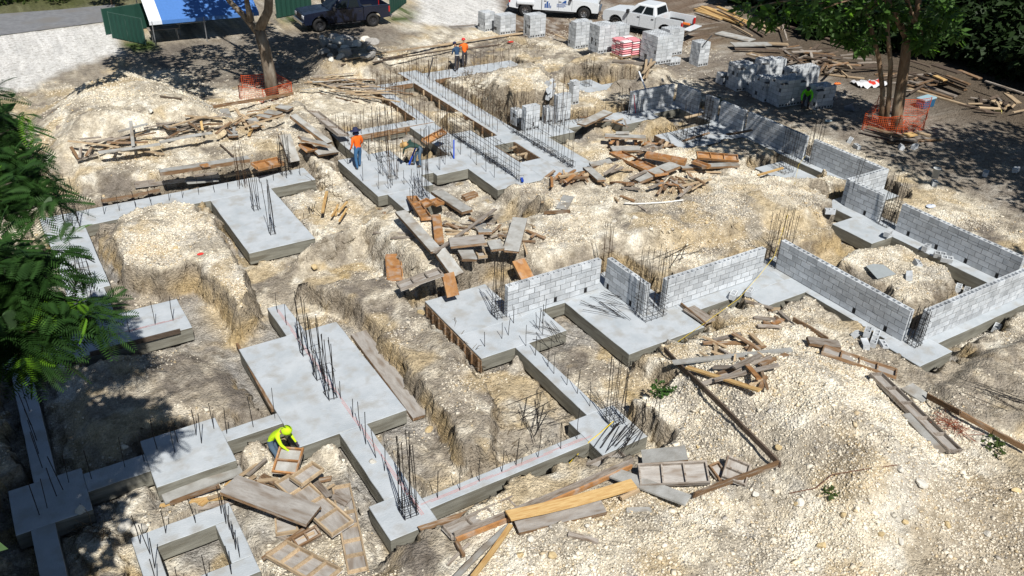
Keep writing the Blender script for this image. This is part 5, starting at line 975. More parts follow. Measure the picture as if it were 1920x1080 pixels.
def pickup(rear_px, front_px, side, label, paint, wb=3.75, dually=False, gate_open=False, rim=RIM, zg=None):
    """the two marks are the ground contacts of the visible wheels; side +1: left wheels are visible"""
    A = Vector(ground(*rear_px)); B = Vector(ground(*front_px)); d = (B-A); d.z = 0; d.normalize(); left = Vector((-d.y, d.x, 0)); tw = .86
    c = (A+B)/2 - left*tw*side; wb = (B-A).length if zg is None else wb; rz = math.atan2(d.y, d.x)
    e = empty('pickup_truck', label, 'truck', (c.x, c.y, tz(c.x, c.y)+.01), rz)
    hw = .98; fx, rx = wb/2, -wb/2; r = .42; zb = .50; cabr = fx-2.95; F = fx+1.0; Rr = rx-1.15
    P = [(F-.05, zb), (F, .62), (F, 1.02), (F-.12, 1.17), (fx-.35, 1.29), (cabr, 1.30), (cabr, zb)]
    P += arc(fx, .52, r, math.pi-.12, .12)[::1] if False else [(fx-.54, zb)]+arc(fx, .54, r+.03, math.pi-.1, .1)+[(fx+.54, zb)]
    extr(P, -hw, hw, 'body', paint, e, .06)
    # cab
    g0, g1 = fx-.72, cabr+.02; t0, t1 = fx-1.45, cabr+.22; zt = 1.93; hb, ht = hw-.05, hw-.24
    V = [(g0, -hb, 1.28), (g0, hb, 1.28), (g1, hb, 1.28), (g1, -hb, 1.28), (t0, -ht, zt), (t0, ht, zt), (t1, ht, zt), (t1, -ht, zt)]
    cab = MB().poly(V, [(0, 3, 2, 1), (4, 5, 6, 7), (0, 1, 5, 4), (1, 2, 6, 5), (2, 3, 7, 6), (3, 0, 4, 7)]).build('cab', paint, e)
    bm = bmesh.new(); bm.from_mesh(cab.data); bmesh.ops.recalc_face_normals(bm, faces=bm.faces); bm.to_mesh(cab.data); bm.free()
    md = cab.modifiers.new('bevel', 'BEVEL'); md.width = .09; md.segments = 3
    def lerp3(a, b, t): return Vector(a).lerp(Vector(b), t)
    def pane(c4, nrm, name='window'):
        q = [Vector(p)+Vector(nrm)*.012 for p in c4]; q2 = [Vector(p)-Vector(nrm)*.02 for p in c4]; MB().poly(q+q2, [(0, 1, 2, 3), (4, 7, 6, 5)]+[(i, 4+i, 4+(i+1) % 4, (i+1) % 4) for i in range(4)]).build(name, GLASS, e)
    for s in (-1, 1):
        def sp(u, v): lo = lerp3((g0, s*hb, 1.28), (g1, s*hb, 1.28), u); hi = lerp3((t0, s*ht, zt), (t1, s*ht, zt), u); return lo.lerp(hi, v)
        for u0, u1 in ((.16, .50), (.55, .90)): pane([sp(u0, .12), sp(u1, .12), sp(u1, .80), sp(u0+(.06 if u0 < .3 else 0), .80)], (0, s*.95, .3))
    def wp(f, v, k): a = lerp3((g0 if f else g1, -hb, 1.28), (g0 if f else g1, hb, 1.28), k); b = lerp3((t0 if f else t1, -ht, zt), (t0 if f else t1, ht, zt), k); return a.lerp(b, v)
    pane([wp(1, .1, .1), wp(1, .1, .9), wp(1, .85, .9), wp(1, .85, .1)], (.7, 0, .7), 'windscreen'); pane([wp(0, .15, .12), wp(0, .15, .88), wp(0, .8, .88), wp(0, .8, .12)], (-1, 0, .2), 'rear_window')
    # bed
    xb0, xb1 = cabr-.03, Rr
    for s in (-1, 1):
        Pb = [(xb0, zb), (rx+.54, zb)]+arc(rx, .54, r+.03, .1, math.pi-.1)+[(rx-.54, zb), (xb1, .58), (xb1, 1.36), (xb0, 1.36)]
        extr(Pb, s*(hw-.10), s*hw, 'bed_side', paint, e, .025)
        rbox((rx-.5, s*(hw-.34)-.13, .85), (rx+.5, s*(hw-.34)+.13, 1.07), TRIM, 'wheel_well', e, .05)
        if dually: 
            o = rbox((rx-.62, min(s*hw, s*(hw+.2)), .80), (rx+.62, max(s*hw, s*(hw+.2)), 1.12), paint, 'rear_fender', e, .1, 3)
        rbox((fx-2.7, s*(hw+.02)-.07, .40), (fx-.7, s*(hw+.02)+.07, .46), TRIM, 'running_board', e, .02)
        for xx in (fx-.85, fx-1.78, cabr+.02): rbox((xx-.007, s*(hw-.01)-.02, .58), (xx+.007, s*(hw-.01)+.017, 1.27), TRIM, 'door_gap', e, .002, 1)
        for xx in (fx-1.68, fx-2.72): rbox((xx-.09, s*hw-.025, 1.10), (xx+.09, s*hw+.03, 1.145), TRIM, 'door_handle', e, .01)
        rbox((fx-1.02, s*(hw+.14)-.12, 1.28), (fx-.86, s*(hw+.14)+.12, 1.52), TRIM, 'mirror', e, .03)
        rbox((F-.06, s*(hw-.24)-.2, .88), (F+.015, s*(hw-.24)+.2, 1.06), HEAD, 'headlight', e, .02); rbox((xb1-.015, s*(hw-.08)-.09, .88), (xb1+.08, s*(hw-.08)+.09, 1.26), TAIL, 'tail_light', e, .015)
    rbox((xb1+.05, -hw+.11, .80), (xb0-.06, hw-.11, .85), TRIM, 'bed_floor', e, .005); rbox((xb0-.055, -hw+.105, .855), (xb0-.005, hw-.105, 1.355), paint, 'bed_front', e, .01)
    if gate_open: rbox((xb1-.55, -hw+.12, .80), (xb1-.02, hw-.12, .86), paint, 'tailgate', e, .015)
    else: rbox((xb1-.005, -hw+.12, .70), (xb1+.05, hw-.12, 1.34), paint, 'tailgate', e, .02)
    rbox((xb1-.2, -hw+.06, .48), (xb1-.07, hw-.06, .66), CHR, 'rear_bumper', e, .03); rbox((F+.005, -hw+.03, .50), (F+.14, hw-.03, .74), CHR, 'front_bumper', e, .04); rbox((F-.03, -.5, .78), (F+.02, .5, 1.1), TRIM, 'grille', e, .02)
    rbox((rx-.6, -.6, .3), (fx+.7, .6, .55), TRIM, 'chassis', e, .02)
    for x in (fx, rx):
        for s in (-1, 1):
            for off in ((0, .2) if (dually and x == rx) else (0,)):
                y = s*(tw-.06+off); T = Matrix.Translation((x, y, r))
                w = link('wheel', None, e); w.location = (x, y, r); w.empty_display_size = .1
                MB().lathe([(.23, -.13), (.38, -.13), (.42, -.09), (.42, .09), (.38, .13), (.23, .13), (.23, -.13)], 22, axis='y').build('tyre', TYRE, w, True)
                MB().lathe([(0, s*.06), (.07, s*.075), (.09, s*.05), (.20, s*.07), (.23, s*.115), (.24, s*.10), (.24, 0)], 18, axis='y').build('rim', rim, w)
                for k in range(8): MB().box((.08, s*.055, -.02), (.2, s*.085, .02), M=Matrix.Rotation(k*math.pi/4, 4, 'Y')).build('spoke', TRIM, w)
    return e, dict(F=F, Rr=Rr, cabr=cabr, hw=hw, fx=fx, rx=rx)
WPAINT = flat('white_paint', (.66, .69, .72), .25, 0, .5); BPAINT = flat('dark_blue_paint', (.008, .012, .028), .2, 0, .5)
t1, d1 = pickup((1246, 74), (1154, 55), 1, 'white crew cab pickup with its tailgate down and tools in the bed', WPAINT, gate_open=True)
t2, d2 = pickup((985, 30), (1094, 37), -1, 'white pickup with double rear wheels and blue lettering on its door', WPAINT, dually=True)
t3, d3 = pickup((700, 50), (600, 60), 1, 'dark blue pickup parked in the shade behind the rock heap', BPAINT, rim=DRIM)
LOGO = flat('logo_blue', (.02, .08, .28), .4)
b = MB(); x0 = d2['fx']-2.75; y = -d2['hw']-.006       # emblem: two towers with leaning roofs, and lines of small lettering
for (a, c, h) in [(.0, .10, .32), (.13, .25, .48), (.28, .36, .36), (.40, .46, .22)]: b.poly([(x0+a, y, .66), (x0+c, y, .66), (x0+c, y, .66+h), (x0+a, y, .66+h-.07)], [(0, 1, 2, 3)])
b.poly([(x0+1.15, y, 1.03), (x0+1.42, y, 1.24), (x0+1.50, y, 1.24), (x0+1.50, y, 1.03)], [(0, 1, 2, 3)])
for i, (w, z) in enumerate([(.75, .95), (.60, .89), (.66, .82), (.5, .76)]):
    k = 0.0
    while k < w:
        g_ = .03+.02*((i*7+int(k*100)) % 3)/2; b.poly([(x0+.85+k, y, z), (x0+.85+k+g_, y, z), (x0+.85+k+g_, y, z+.04), (x0+.85+k, y, z+.04)], [(0, 1, 2, 3)]); k += g_+.015
b.build('lettering', LOGO, t2)
for i, (c, lx, ly, l) in enumerate([((.02, .25, .12), -.1, .3, 'green bottle crate'), ((.75, .18, .03), .35, -.2, 'orange board'), ((.03, .2, .42), -.7, .4, 'blue jug'), ((.75, .22, .04), -.5, -.4, 'orange cone piece'), ((.5, .5, .5), .6, .4, 'grey box')]):
    m = flat('cargo%d' % i, c, .5); pw = t1.matrix_world if False else Matrix.Translation(t1.location) @ Matrix.Rotation(t1.rotation_euler.z, 4, 'Z')
    o = MB().lathe([(0, 0), (.16, 0), (.18, .2), (.08, .27), (.07, .33), (0, .33)], 10).build('jug' if i != 1 else 'cargo_board', m, None, True) if i in (0, 2, 4) else MB().box((-.55, -.1, 0), (.55, .1, .06)).box((-.5, -.07, .06), (.45, .06, .11)).build('cargo_board', m)
    o.matrix_world = pw @ Matrix.Translation((d1['rx']+lx, ly, .86)); tag(o, l+' in the bed of the white pickup', 'cargo')
# ---------------------------------------------------------------- canopy, tables, screens
POLE = flat('galvanised_pole', (.42, .43, .44), .4, .7); GRN = flat('green_screen', (.012, .055, .04), .8); GPOST = flat('green_post', (.05, .10, .08), .5)
def vplane(px, py, base):
    """point on the upright plane through base that faces the camera"""
    n = np.array([fw[0], fw[1], 0.0]); r = ray(px, py); t = (np.dot(np.asarray(base, float)-[0, 0, CAM_H], n))/np.dot(r, n); return np.array([0, 0, CAM_H])+r*t
L0 = ground(293, 88); R0 = ground(384, 79); hL = height_to(L0, 40)
tent = empty('canopy_tent', 'blue canopy tent on thin poles at the top left, glare painted on one end', 'tent')
u = Vector(R0)-Vector(L0); u.z = 0; u.normalize(); vv = Vector((-u.y, u.x, 0)); Lx = 6.4; Dp = 6.0; eL = Vector(L0)-u*.15
z0 = L0[2]+hL; BT_ = flat('blue_tarp', (.075, .19, .48), .5); WT_ = flat('tarp_glare', (.70, .73, .78), .5)  # whitened left end of the blue tarp paints sun glare
nseg = 18
for side, m in (('roof', None),):
    b = MB(); V = []; F = []; mi = []
    for i in range(nseg+1):
        for j in range(9):
            s = j/8; zz = z0 + 1.3*(1-abs(2*s-1)) - .05*math.sin(math.pi*((i*2.0/nseg) % 1)); V.append(tuple(eL+u*(Lx*i/nseg)+vv*(Dp*s)+Vector((0, 0, zz-eL.z))))
    for i in range(nseg):
        for j in range(8): F.append((i*9+j, (i+1)*9+j, (i+1)*9+j+1, i*9+j+1)); mi.append(1 if i < 2 else 0)
    b.poly(V, F); b.m = mi; b.build('canopy', [BT_, WT_], tent)
    V = [tuple(eL+u*(Lx*i/nseg)+Vector((0, 0, z0-eL.z+.003-dz))-vv*.012) for i in range(nseg+1) for dz in (0, .22)]
    b = MB().poly(V, [(2*i, 2*i+1, 2*i+3, 2*i+2) for i in range(nseg)]); b.m = [1 if i < 2 else 0 for i in range(nseg)]; b.build('valance', [BT_, WT_], tent)
for i in range(3):
    for s in (0, 1):
        q = eL+u*(.15+i*2.95)+vv*(Dp*s); MB().tube([(q.x, q.y, tz(q.x, q.y)-.1), (q.x, q.y, z0)], .03, 8).build('pole', POLE, tent)
for px, py, l in [(360, 62, 'pale folding table under the canopy tent'), (310, 75, 'dark folding table in the left of the canopy tent')]:
    p = ground(px, py); te = empty('folding_table', l, 'table', tuple(p), math.atan2(u.y, u.x)); rbox((-.9, -.38, .70), (.9, .38, .745), flat('table_top', (.62, .62, .60), .5) if px == 360 else WWEATH, 'tabletop', te, .01)
    for a in (-.75, .75):
        for c in (-.3, .3): MB().tube([(a, c, 0), (a*.95, c, .70)], .018, 6).build('leg', POLE, te)
def screen(a, b, ha, label, posts=4, h=1.5):
    A, B = Vector(ground(*a)), Vector(ground(*b)); d = B-A; e = empty('fence_screen', label, 'fence', tuple(A)); L = d.length; n = 24; V = []
    for i in range(n+1):
        q = d*(i/n); off = .03*math.sin(i*1.9)
        for k in range(6): V.append((q.x-d.y/L*off*(k % 2), q.y+d.x/L*off, q.z+.05+h*k/5))
    MB().poly(V, [(i*6+k, (i+1)*6+k, (i+1)*6+k+1, i*6+k+1) for i in range(n) for k in range(5)]).build('screen', GRN, e)
    for i in range(posts):
        q = d*(i/(posts-1)); MB().tube([(q.x, q.y+.04, q.z-.2), (q.x, q.y+.04, q.z+h+.1)], .03, 8).build('post', GPOST, e)
    MB().tube([(0, .04, h+.06), (d.x, d.y+.04, d.z+h+.06)], .02, 6).build('top_rail', GPOST, e)
screen((212, 72), (274, 85), 0, 'dark green fence screen left of the canopy tent', 3); screen((520, 35), (585, 22), 0, 'dark green fence screen behind the fork of the left tree', 3); screen((732, 28), (762, 6), 0, 'dark green fence screen end behind the blue pickup', 2); screen((200, 66), (420, 30), 0, 'dark green fence screen running behind the canopy tent', 6)
# asphalt road
ASP = mat('asphalt', (.15, .155, .165), (.20, .205, .215), 3, .9, .2, 40, c3=(.17, .165, .16), s3=.5)
rp = [at(x, y, .22) for x, y in [(-900, 150), (-300, 105), (0, 66), (110, 52), (215, 38)]]; rq = [at(x, y, .22) for x, y in [(-900, 100), (-300, 60), (0, 26), (110, 18), (215, 8)]]
b = MB().poly([tuple(p) for p in rp+rq], [(i, i+1, 6+i, 5+i) for i in range(4)]); structure(b.build('road', ASP))
# orange safety netting
NET = flat('orange_net', (.58, .09, .022), .6)
def netting(pts, h, label, px, sag=.0):
    e = empty('safety_net', label, 'netting', (0, 0, 0), 0, None, px); b = MB()
    for (A, B) in zip(pts[:-1], pts[1:]):
        A, B = Vector(A), Vector(B); d = B-A; L = d.length; n = max(3, int(L/.09)); m = max(3, int(h/.10)); nn = d.cross(Vector((0, 0, 1))).normalized(); w = .007
        def S_(i, k): s = k/m; wob = .10*math.sin(i*.7)*(1-s)*sag+.03*math.sin(i*.35+k); return A+d*(i/n)+Vector((0, 0, h*s*(1-sag*.3*math.sin(math.pi*i/n))))+nn*wob
        for i in range(n+1):
            for k in range(m):
                p, q = S_(i, k), S_(i, k+1); t = d.normalized()*w*.8; b.poly([p-t, p+t, q+t, q-t], [(0, 1, 2, 3)])
        for k in range(m+1):
            for i in range(n):
                p, q = S_(i, k), S_(i+1, k); t = Vector((0, 0, w*(2.2 if k in (0, m) else 1))); b.poly([p-t, q-t, q+t, p+t], [(0, 1, 2, 3)])
    o = b.build('net', NET, e)
    for p in pts: MB().tube([(p[0], p[1], p[2]-.2), (p[0], p[1], p[2]+h+.05)], .022, 5).build('stake', flat('orange_stake', (.5, .09, .03), .7), e)
def gp(px, py): return tuple(ground(px, py))
netting([gp(450, 185), gp(495, 192), gp(548, 178), gp(520, 160), gp(455, 165), gp(450, 185)], .65, 'red orange safety net around the left tree', (500, 170))
netting([gp(1615, 245), gp(1680, 250), gp(1730, 243), gp(1738, 215), gp(1640, 212), gp(1615, 245)], 0.9, 'orange safety net around the three trunks on the right', (1680, 230), .5)
b = MB(); rn = random.Random(4); 
for k in range(22):
    q = [(rn.gauss(0, .22), rn.gauss(0, .3), abs(rn.gauss(0, .06))) for _ in range(4)]; b.tube(q, .006, 4)
o = b.build('wire_tangle', flat('rusty_wire', (.24, .07, .035), .8)); o.location = gp(1785, 800); tag(o, 'tangle of rusty red wire beside the sliding form panels', 'wire')
b = MB()
for k in range(90):
    q0 = Vector((rn.gauss(0, .55), rn.gauss(0, .3), abs(rn.gauss(0, .16)))); b.tube([q0, q0+Vector((rn.gauss(0, .2), rn.gauss(0, .2), rn.gauss(0, .1)))], .012, 4)
o = b.build('net_bundle', NET); o.location = gp(1690, 243); tag(o, 'crumpled orange net bundle at the foot of the thick trunk', 'netting')
# ---------------------------------------------------------------- trees
LEAF = mat('leaf_green', (.030, .075, .012), (.055, .125, .022), 1.2, .55, trans=.3, spec=.35); LEAFB = mat('young_leaf', (.08, .20, .014), (.14, .29, .02), 2, .5, trans=.35, spec=.3); LEAFD = mat('shade_dark_leaf', (.010, .023, .006), (.022, .045, .011), .8, .6, trans=.15); LEAF3 = mat('feathery_leaf', (.012, .038, .007), (.030, .078, .014), 1.5, .55, trans=.1, spec=.3); LEAFY = mat('olive_leaf', (.035, .06, .013), (.065, .10, .022), .8, .6, trans=.3)  # LEAFD is darkened to stand for shade inside the wood
def np_mesh(name, V, quads, m, parent=None):
    me = bpy.data.meshes.new(name); V = np.asarray(V, np.float32).reshape(-1, 3); Qn = np.asarray(quads, np.int32).reshape(-1, 4)
    me.vertices.add(len(V)); me.vertices.foreach_set('co', V.ravel()); me.loops.add(Qn.size); me.loops.foreach_set('vertex_index', Qn.ravel()); me.polygons.add(len(Qn)); me.polygons.foreach_set('loop_start', np.arange(0, Qn.size, 4, dtype=np.int32)); me.update(calc_edges=True); me.materials.append(m); return link(name, me, parent)
def unit(v): return v/np.maximum(np.linalg.norm(v, axis=-1, keepdims=True), 1e-9)
def leaf_quads(P, D, U, L, Wd):
    """pointed leaf: 4-corner kite, origin P, direction D, surface normal ~U"""
    D = unit(D); Sd = unit(np.cross(D, U)); L = L[:, None]; Wd = Wd[:, None]
    return np.stack([P, P+D*L*.45+Sd*Wd, P+D*L, P+D*L*.45-Sd*Wd], 1)
def crown_leaves(centers, radii, n, size, rs, aspect=.28, flatten=.75):
    k = rs.randint(0, len(centers), n); c = np.asarray(centers)[k]; r = np.asarray(radii)[k]
    d = unit(rs.normal(size=(n, 3))); P = c + d*(r*(.45+.55*rs.rand(n)**.5))[:, None]*np.array([1, 1, flatten])
    D = unit(d*np.array([1, 1, .3])+rs.normal(size=(n, 3))*.55+np.array([0, 0, -.35])); U = unit(rs.normal(size=(n, 3))*.5+np.array([0, 0, 1]))
    L = size*(.6+.8*rs.rand(n)); return leaf_quads(P, D, U, L, L*aspect)
def fronds(centers, n, rad, rs, L=.5, pairs=11, plen=.13, droop=.5):
    """feathery compound leaves: a rachis with rows of narrow leaflets"""
    k = rs.randint(0, len(centers), n); c = np.asarray(centers)[k]; d = unit(rs.normal(size=(n, 3))*np.array([1, 1, .45])); P = c+d*(rad*rs.rand(n)**.6)[:, None]
    D = unit(d+rs.normal(size=(n, 3))*.35); D[:, 2] -= .25; D = unit(D); U = unit(np.array([0, 0, 1])+rs.normal(size=(n, 3))*.25); Sd = unit(np.cross(D, U)); LL = L*(.65+.6*rs.rand(n)); out = []
    for i in range(pairs):
        t = (i+.6)/pairs; q = P+D*(LL*t)[:, None]+np.array([0, 0, -1])*(droop*LL*t*t*.5)[:, None]; w = plen*LL/L*math.sin(math.pi*(.15+.8*t))**.6
        for s in (-1, 1):
            out.append(leaf_quads(q, Sd*s+D*.45+np.array([0, 0, -.12]), U, w*1.3, np.full(n, LL.mean()/pairs*.40)))
    return np.concatenate(out)
def limb(b, pts, r0, r1, n=8):
    m = len(pts); b.tube(pts, [r0+(r1-r0)*i/(m-1) for i in range(m)], n)
def build_crown(Q, name, m, parent): n = len(Q); return np_mesh(name, Q.reshape(-1, 3), np.arange(n*4).reshape(-1, 4), m, parent)
rt_ = np.random.RandomState(42); rp_ = random.Random(9)
def bent(a, b, k=5, amp=.12):
    a, b = Vector(a), Vector(b); L = (b-a).length; return [a.lerp(b, i/k)+Vector((rp_.gauss(0, amp), rp_.gauss(0, amp), rp_.gauss(0, amp*.5)))*(L*.12 if 0 < i < k else 0) for i in range(k+1)]
# left back tree: forked trunk in the net, crown above the picture
B1 = ground(512, 182); T1 = empty('shade_tree', 'large tree with forked grey trunk inside the red orange net', 'tree')
b = MB(); tp = [np.array(B1)-[0, 0, .3]]+[vplane(x, y, B1) for x, y in [(506, 140), (497, 95), (486, 55)]]; limb(b, [tuple(p) for p in tp], .33, .27, 10)
f1 = vplane(490, 70, B1); f2 = vplane(486, 55, B1)
limb(b, [tuple(f2), tuple(vplane(503, 20, B1)), tuple(vplane(506, -40, B1)), tuple(vplane(515, -120, B1))], .26, .14, 9); limb(b, [tuple(f1), tuple(vplane(462, 35, B1)), tuple(vplane(430, 2, B1)), tuple(vplane(390, -50, B1))], .19, .09, 8); limb(b, [tuple(vplane(470, 40, B1)), tuple(vplane(462, 0, B1)), tuple(vplane(450, -60, B1))], .17, .07, 7)
c1 = []; 
for k in range(34): c1.append((rp_.uniform(5.0, 18.5), rp_.uniform(39.5, 50.5), rp_.uniform(7.6, 11.5)))
c1 += [(3.6, 39.6, 8.4), (4.4, 40.4, 8.8), (15.5, 47, 7.2), (19.5, 47.5, 8.0), (17.5, 46.5, 7.8)]
for c in c1[::3]: limb(b, bent(tuple(vplane(500, -60, B1)), c), .10, .03, 5)
b.build('trunk', BARK, T1, True); build_crown(crown_leaves(c1, [1.25]*len(c1), 14500, .34, rt_), 'crown', LEAF, T1)
# right tree: thick trunk and two thin stems in the orange net
B2 = ground(1683, 244); T2 = empty('shade_tree', 'tree with one thick and two thin trunks inside the orange net', 'tree')
b = MB(); limb(b, [tuple(np.array(B2)-[0, 0, .3])]+[tuple(vplane(x, y, B2)) for x, y in [(1682, 215), (1690, 160), (1697, 110), (1702, 70)]], .29, .22, 10); limb(b, [tuple(vplane(1702, 70, B2)), tuple(vplane(1720, 20, B2)), tuple(vplane(1730, -60, B2))], .2, .1, 7); limb(b, [tuple(vplane(1702, 75, B2)), tuple(vplane(1680, 30, B2)), tuple(vplane(1640, -40, B2)), tuple(vplane(1560, -90, B2))], .18, .07, 7)
for (x0, xs) in ((1652, [(1652, 230), (1655, 170), (1648, 110), (1635, 60), (1620, 10)]), (1661, [(1660, 235), (1667, 180), (1670, 120), (1664, 60), (1668, 0)])):
    limb(b, [tuple(vplane(x, y, B2)) for x, y in xs], .13, .09, 7)
vis = [(1400, 8, .8), (1440, 20, .8), (1425, 34, .5), (1470, 5, 1.0), (1550, 30, 1.1), (1560, 60, .6), (1530, 10, 1.0), (1590, 45, 1.0), (1600, 70, .6), (1610, 15, 1.1), (1635, 60, .7), (1660, 30, 1.0), (1700, 60, .8), (1690, 20, 1.1), (1720, 50, .9), (1700, 85, .5), (1745, 25, 1.0), (1770, 15, .8), (1545, 55, .5), (1745, 60, .5), (1580, 10, 1.0), (1640, 5, 1.0)]
c2 = [tuple(vplane(x, y, B2)+np.array([rp_.uniform(-.8, .8), rp_.uniform(-1.0, .3), 0])) for x, y, r in vis]; r2 = [r for _, _, r in vis]
for k in range(40): c2.append((rp_.uniform(26.5, 37.5), rp_.uniform(17.5, 26.0), rp_.uniform(10.2, 13.0))); r2.append(1.25)
for c in c2[::3]: limb(b, bent(tuple(vplane(1690, -30, B2)), c), .09, .025, 5)
b.build('trunk', BARKB, T2, True); build_crown(np.concatenate([crown_leaves(c2[:22], [r*.8 for r in r2[:22]], 1500, .5, rt_, .22), crown_leaves(c2[22:], r2[22:], 5200, .40, rt_, .28)]), 'crown', mat('tree_leaf', (.045, .105, .018), (.085, .175, .032), 1.2, .55, trans=.3, spec=.35), T2); build_crown(crown_leaves(c2[:22], r2[:22], 120, .42, rt_, .26), 'young_leaves', LEAFB, T2)
# trees standing off the right edge, seen by their shade
def side_tree(base, cen, rad, n, label, nc=16, size=.4, m=LEAF, trunk=.3, flat_=.7):
    e = empty('shade_tree', label, 'tree'); b = MB(); cs = []
    for k in range(nc): d = unit(np.array([rp_.gauss(0, 1), rp_.gauss(0, 1), rp_.gauss(0, .7)]))*rad*rp_.random()**.5; cs.append((cen[0]+d[0], cen[1]+d[1], cen[2]+d[2]*flat_))
    limb(b, bent((base[0], base[1], tz(*base)-.3), cen, 6, .06), trunk, trunk*.4, 8)
    for c in cs: limb(b, bent((base[0]*.3+cen[0]*.7, base[1]*.3+cen[1]*.7, cen[2]*.72), c, 4), .08, .02, 5)
    b.build('trunk', BARKB, e, True); build_crown(crown_leaves(cs, [rad*.38]*nc, n, size, rt_), 'crown', m, e); return e
side_tree((41.5, 9.0), (37.4, 10.4, 10.5), 5.0, 6500, 'tree at the right edge casting leaf shade on the soil', 30)
side_tree((33.0, -1.5), (31.5, 4.6, 10.5), 2.2, 1000, 'smaller tree off the lower right corner', 10)
# feathery tree on the left, its branches hang into the picture close to the camera
T3 = empty('feathery_tree', 'feathery-leaved tree reaching in from the left edge', 'tree'); b = MB()
def along(px, py, d): r = ray(px, py); r = r/np.linalg.norm(r); return np.array([0, 0, CAM_H])+r*d
visL = [(x, y, 22.5-y/260*3.2) for x, y in [(0, 175), (22, 190), (5, 215), (35, 222), (55, 250), (20, 255), (60, 280), (30, 290), (85, 300), (0, 300), (60, 315), (25, 325), (95, 335), (70, 350), (110, 362), (35, 360), (0, 345), (100, 385), (120, 390), (60, 385), (15, 385), (-25, 380), (-30, 300), (-30, 230), (40, 400)]]
visL += [(x, y, 15.9) for x, y in [(15, 455), (50, 478), (90, 470), (125, 470), (0, 500), (40, 515), (80, 515), (120, 515), (25, 550), (65, 552), (105, 560), (150, 560), (190, 580), (15, 590), (60, 600), (130, 590), (165, 590), (45, 630), (62, 645), (0, 565), (-20, 630), (10, 615), (-25, 540), (-25, 470), (70, 540), (30, 570), (90, 590), (205, 592)]]
c3 = [along(x, y, 15.7) for x, y in [(68, 622), (62, 645), (66, 662), (40, 640)]]+[along(x-(38 if y < 420 else 30), y-(6 if y < 420 else -4), d) for x, y, d in visL]
out3 = [np.array([rp_.uniform(-6.5, -1.6), rp_.uniform(9.5, 20.5), rp_.uniform(5.5, 10.0)]) for _ in range(260)]
out3 = [p for p in out3 if proj(p)[0] < -60-1619*1.3/np.linalg.norm(p-np.array([0, 0, CAM_H]))]
hub = np.array([-5.5, 13.5, 8.5]); limb(b, [(-7.5, 12.5, tz(-7.5, 12.5)-.3), (-7.2, 12.7, 3), (-6.3, 13.1, 6.3), tuple(hub)], .4, .25, 10)
for c in c3[::2]+out3[::2]: limb(b, bent(hub, c, 6, .05), .07, .012, 5)
b.build('trunk', BARK, T3, True)
build_crown(np.concatenate([fronds(c3, 1300, .30, rt_, .50, 15, .15), fronds(out3, 1500, 1.0, rt_, .58, 10, .16), crown_leaves(out3, [1.1]*len(out3), 15000, .46, rt_, .3), crown_leaves([along(x-40, y, 21) for x, y in [(0, 240), (20, 300), (0, 350), (40, 340), (-10, 290)]], [.6]*5, 600, .4, rt_, .3), crown_leaves([along(x-45, y, 16.6) for x, y in [(10, 500), (40, 540), (10, 560), (70, 510), (0, 610)]], [.5]*5, 500, .35, rt_, .3)]), 'crown', LEAF3, T3)
tips = [along(x, y, d) for x, y, d in [(60, 655, 15.6), (75, 668, 15.6), (45, 665, 15.6), (62, 565, 15.8), (75, 560, 15.7), (135, 440, 15.8), (8, 288, 16), (5, 305, 16), (175, 592, 15.3), (60, 205, 16), (85, 330, 16.8), (150, 570, 15.6)]]
build_crown(fronds(tips, 24, .14, rt_, .42, 14, .12), 'young_leaves', LEAFB, T3)
# dark wood at the upper right and shrubs along the top
wood = [(1500, 42, 2.6, 2.6, 0), (1455, 28, 2.0, 2.2, 0), (1760, 70, 3.0, 3.0, 0), (1800, 95, 3.0, 3.4, 0), (1840, 105, 3.2, 3.6, 0), (1880, 125, 3.0, 3.4, 0), (1915, 140, 3.0, 3.6, 0), (1640, 60, 2.6, 3.0, 0), (1690, 75, 2.6, 2.8, 0), (1575, 48, 2.6, 2.6, 0), (1870, 60, 3.4, 6.0, 1), (1910, 40, 3.6, 7.0, 1), (1820, 40, 3.2, 6.4, 0), (1760, 20, 3.0, 6.0, 0), (1960, 110, 3.4, 6.0, 1), (1960, 170, 2.6, 3.0, 0), (1400, 6, 2.2, 3.0, 0), (1720, 10, 3.0, 6.0, 0), (1660, -5, 3.0, 6.0, 0), (1600, -10, 3.0, 6.0, 0), (1530, -5, 3.0, 5.5, 0), (1620, 85, 2.0, 2.2, 0), (1740, 100, 2.2, 2.4, 0), (1560, 70, 1.8, 2.0, 0), (1480, 20, 2.4, 4.0, 0), (1540, 25, 2.6, 4.5, 0), (1600, 40, 2.6, 4.5, 0), (1700, 40, 2.8, 5.0, 0), (1780, 60, 3.0, 5.0, 0)]
for k, (x, y, rad, hc, kind) in enumerate(wood):
    p = ground(x, y); side_tree((p[0], p[1]), (p[0], p[1], p[2]+hc*.62), rad, 2400, ('olive green tree in the dark wood at the top right' if kind else 'dark leafy tree in the wood behind the lumber heaps'), 14, .55, LEAFY if kind else LEAFD, .14, 1.0)
    TOPS[-1] = (TOPS[-1][0], (x, y)); TOPS[-1][0]['group'] = 'trees in the dark wood'
for k in range(9):                                                    # tall canopy of the wood, keeps its floor in shade
    p = at(1480+k*70, 20+k*14, .2); side_tree((p[0]+1.5, p[1]-4.0), (p[0]+.3, p[1]-4.5, 11.5), 3.8, 2600, 'tall tree over the dark wood at the right', 12, .5, LEAFD, .22, .6); TOPS[-1] = (TOPS[-1][0], (1480+k*70, 0)); TOPS[-1][0]['group'] = 'tall trees over the wood'
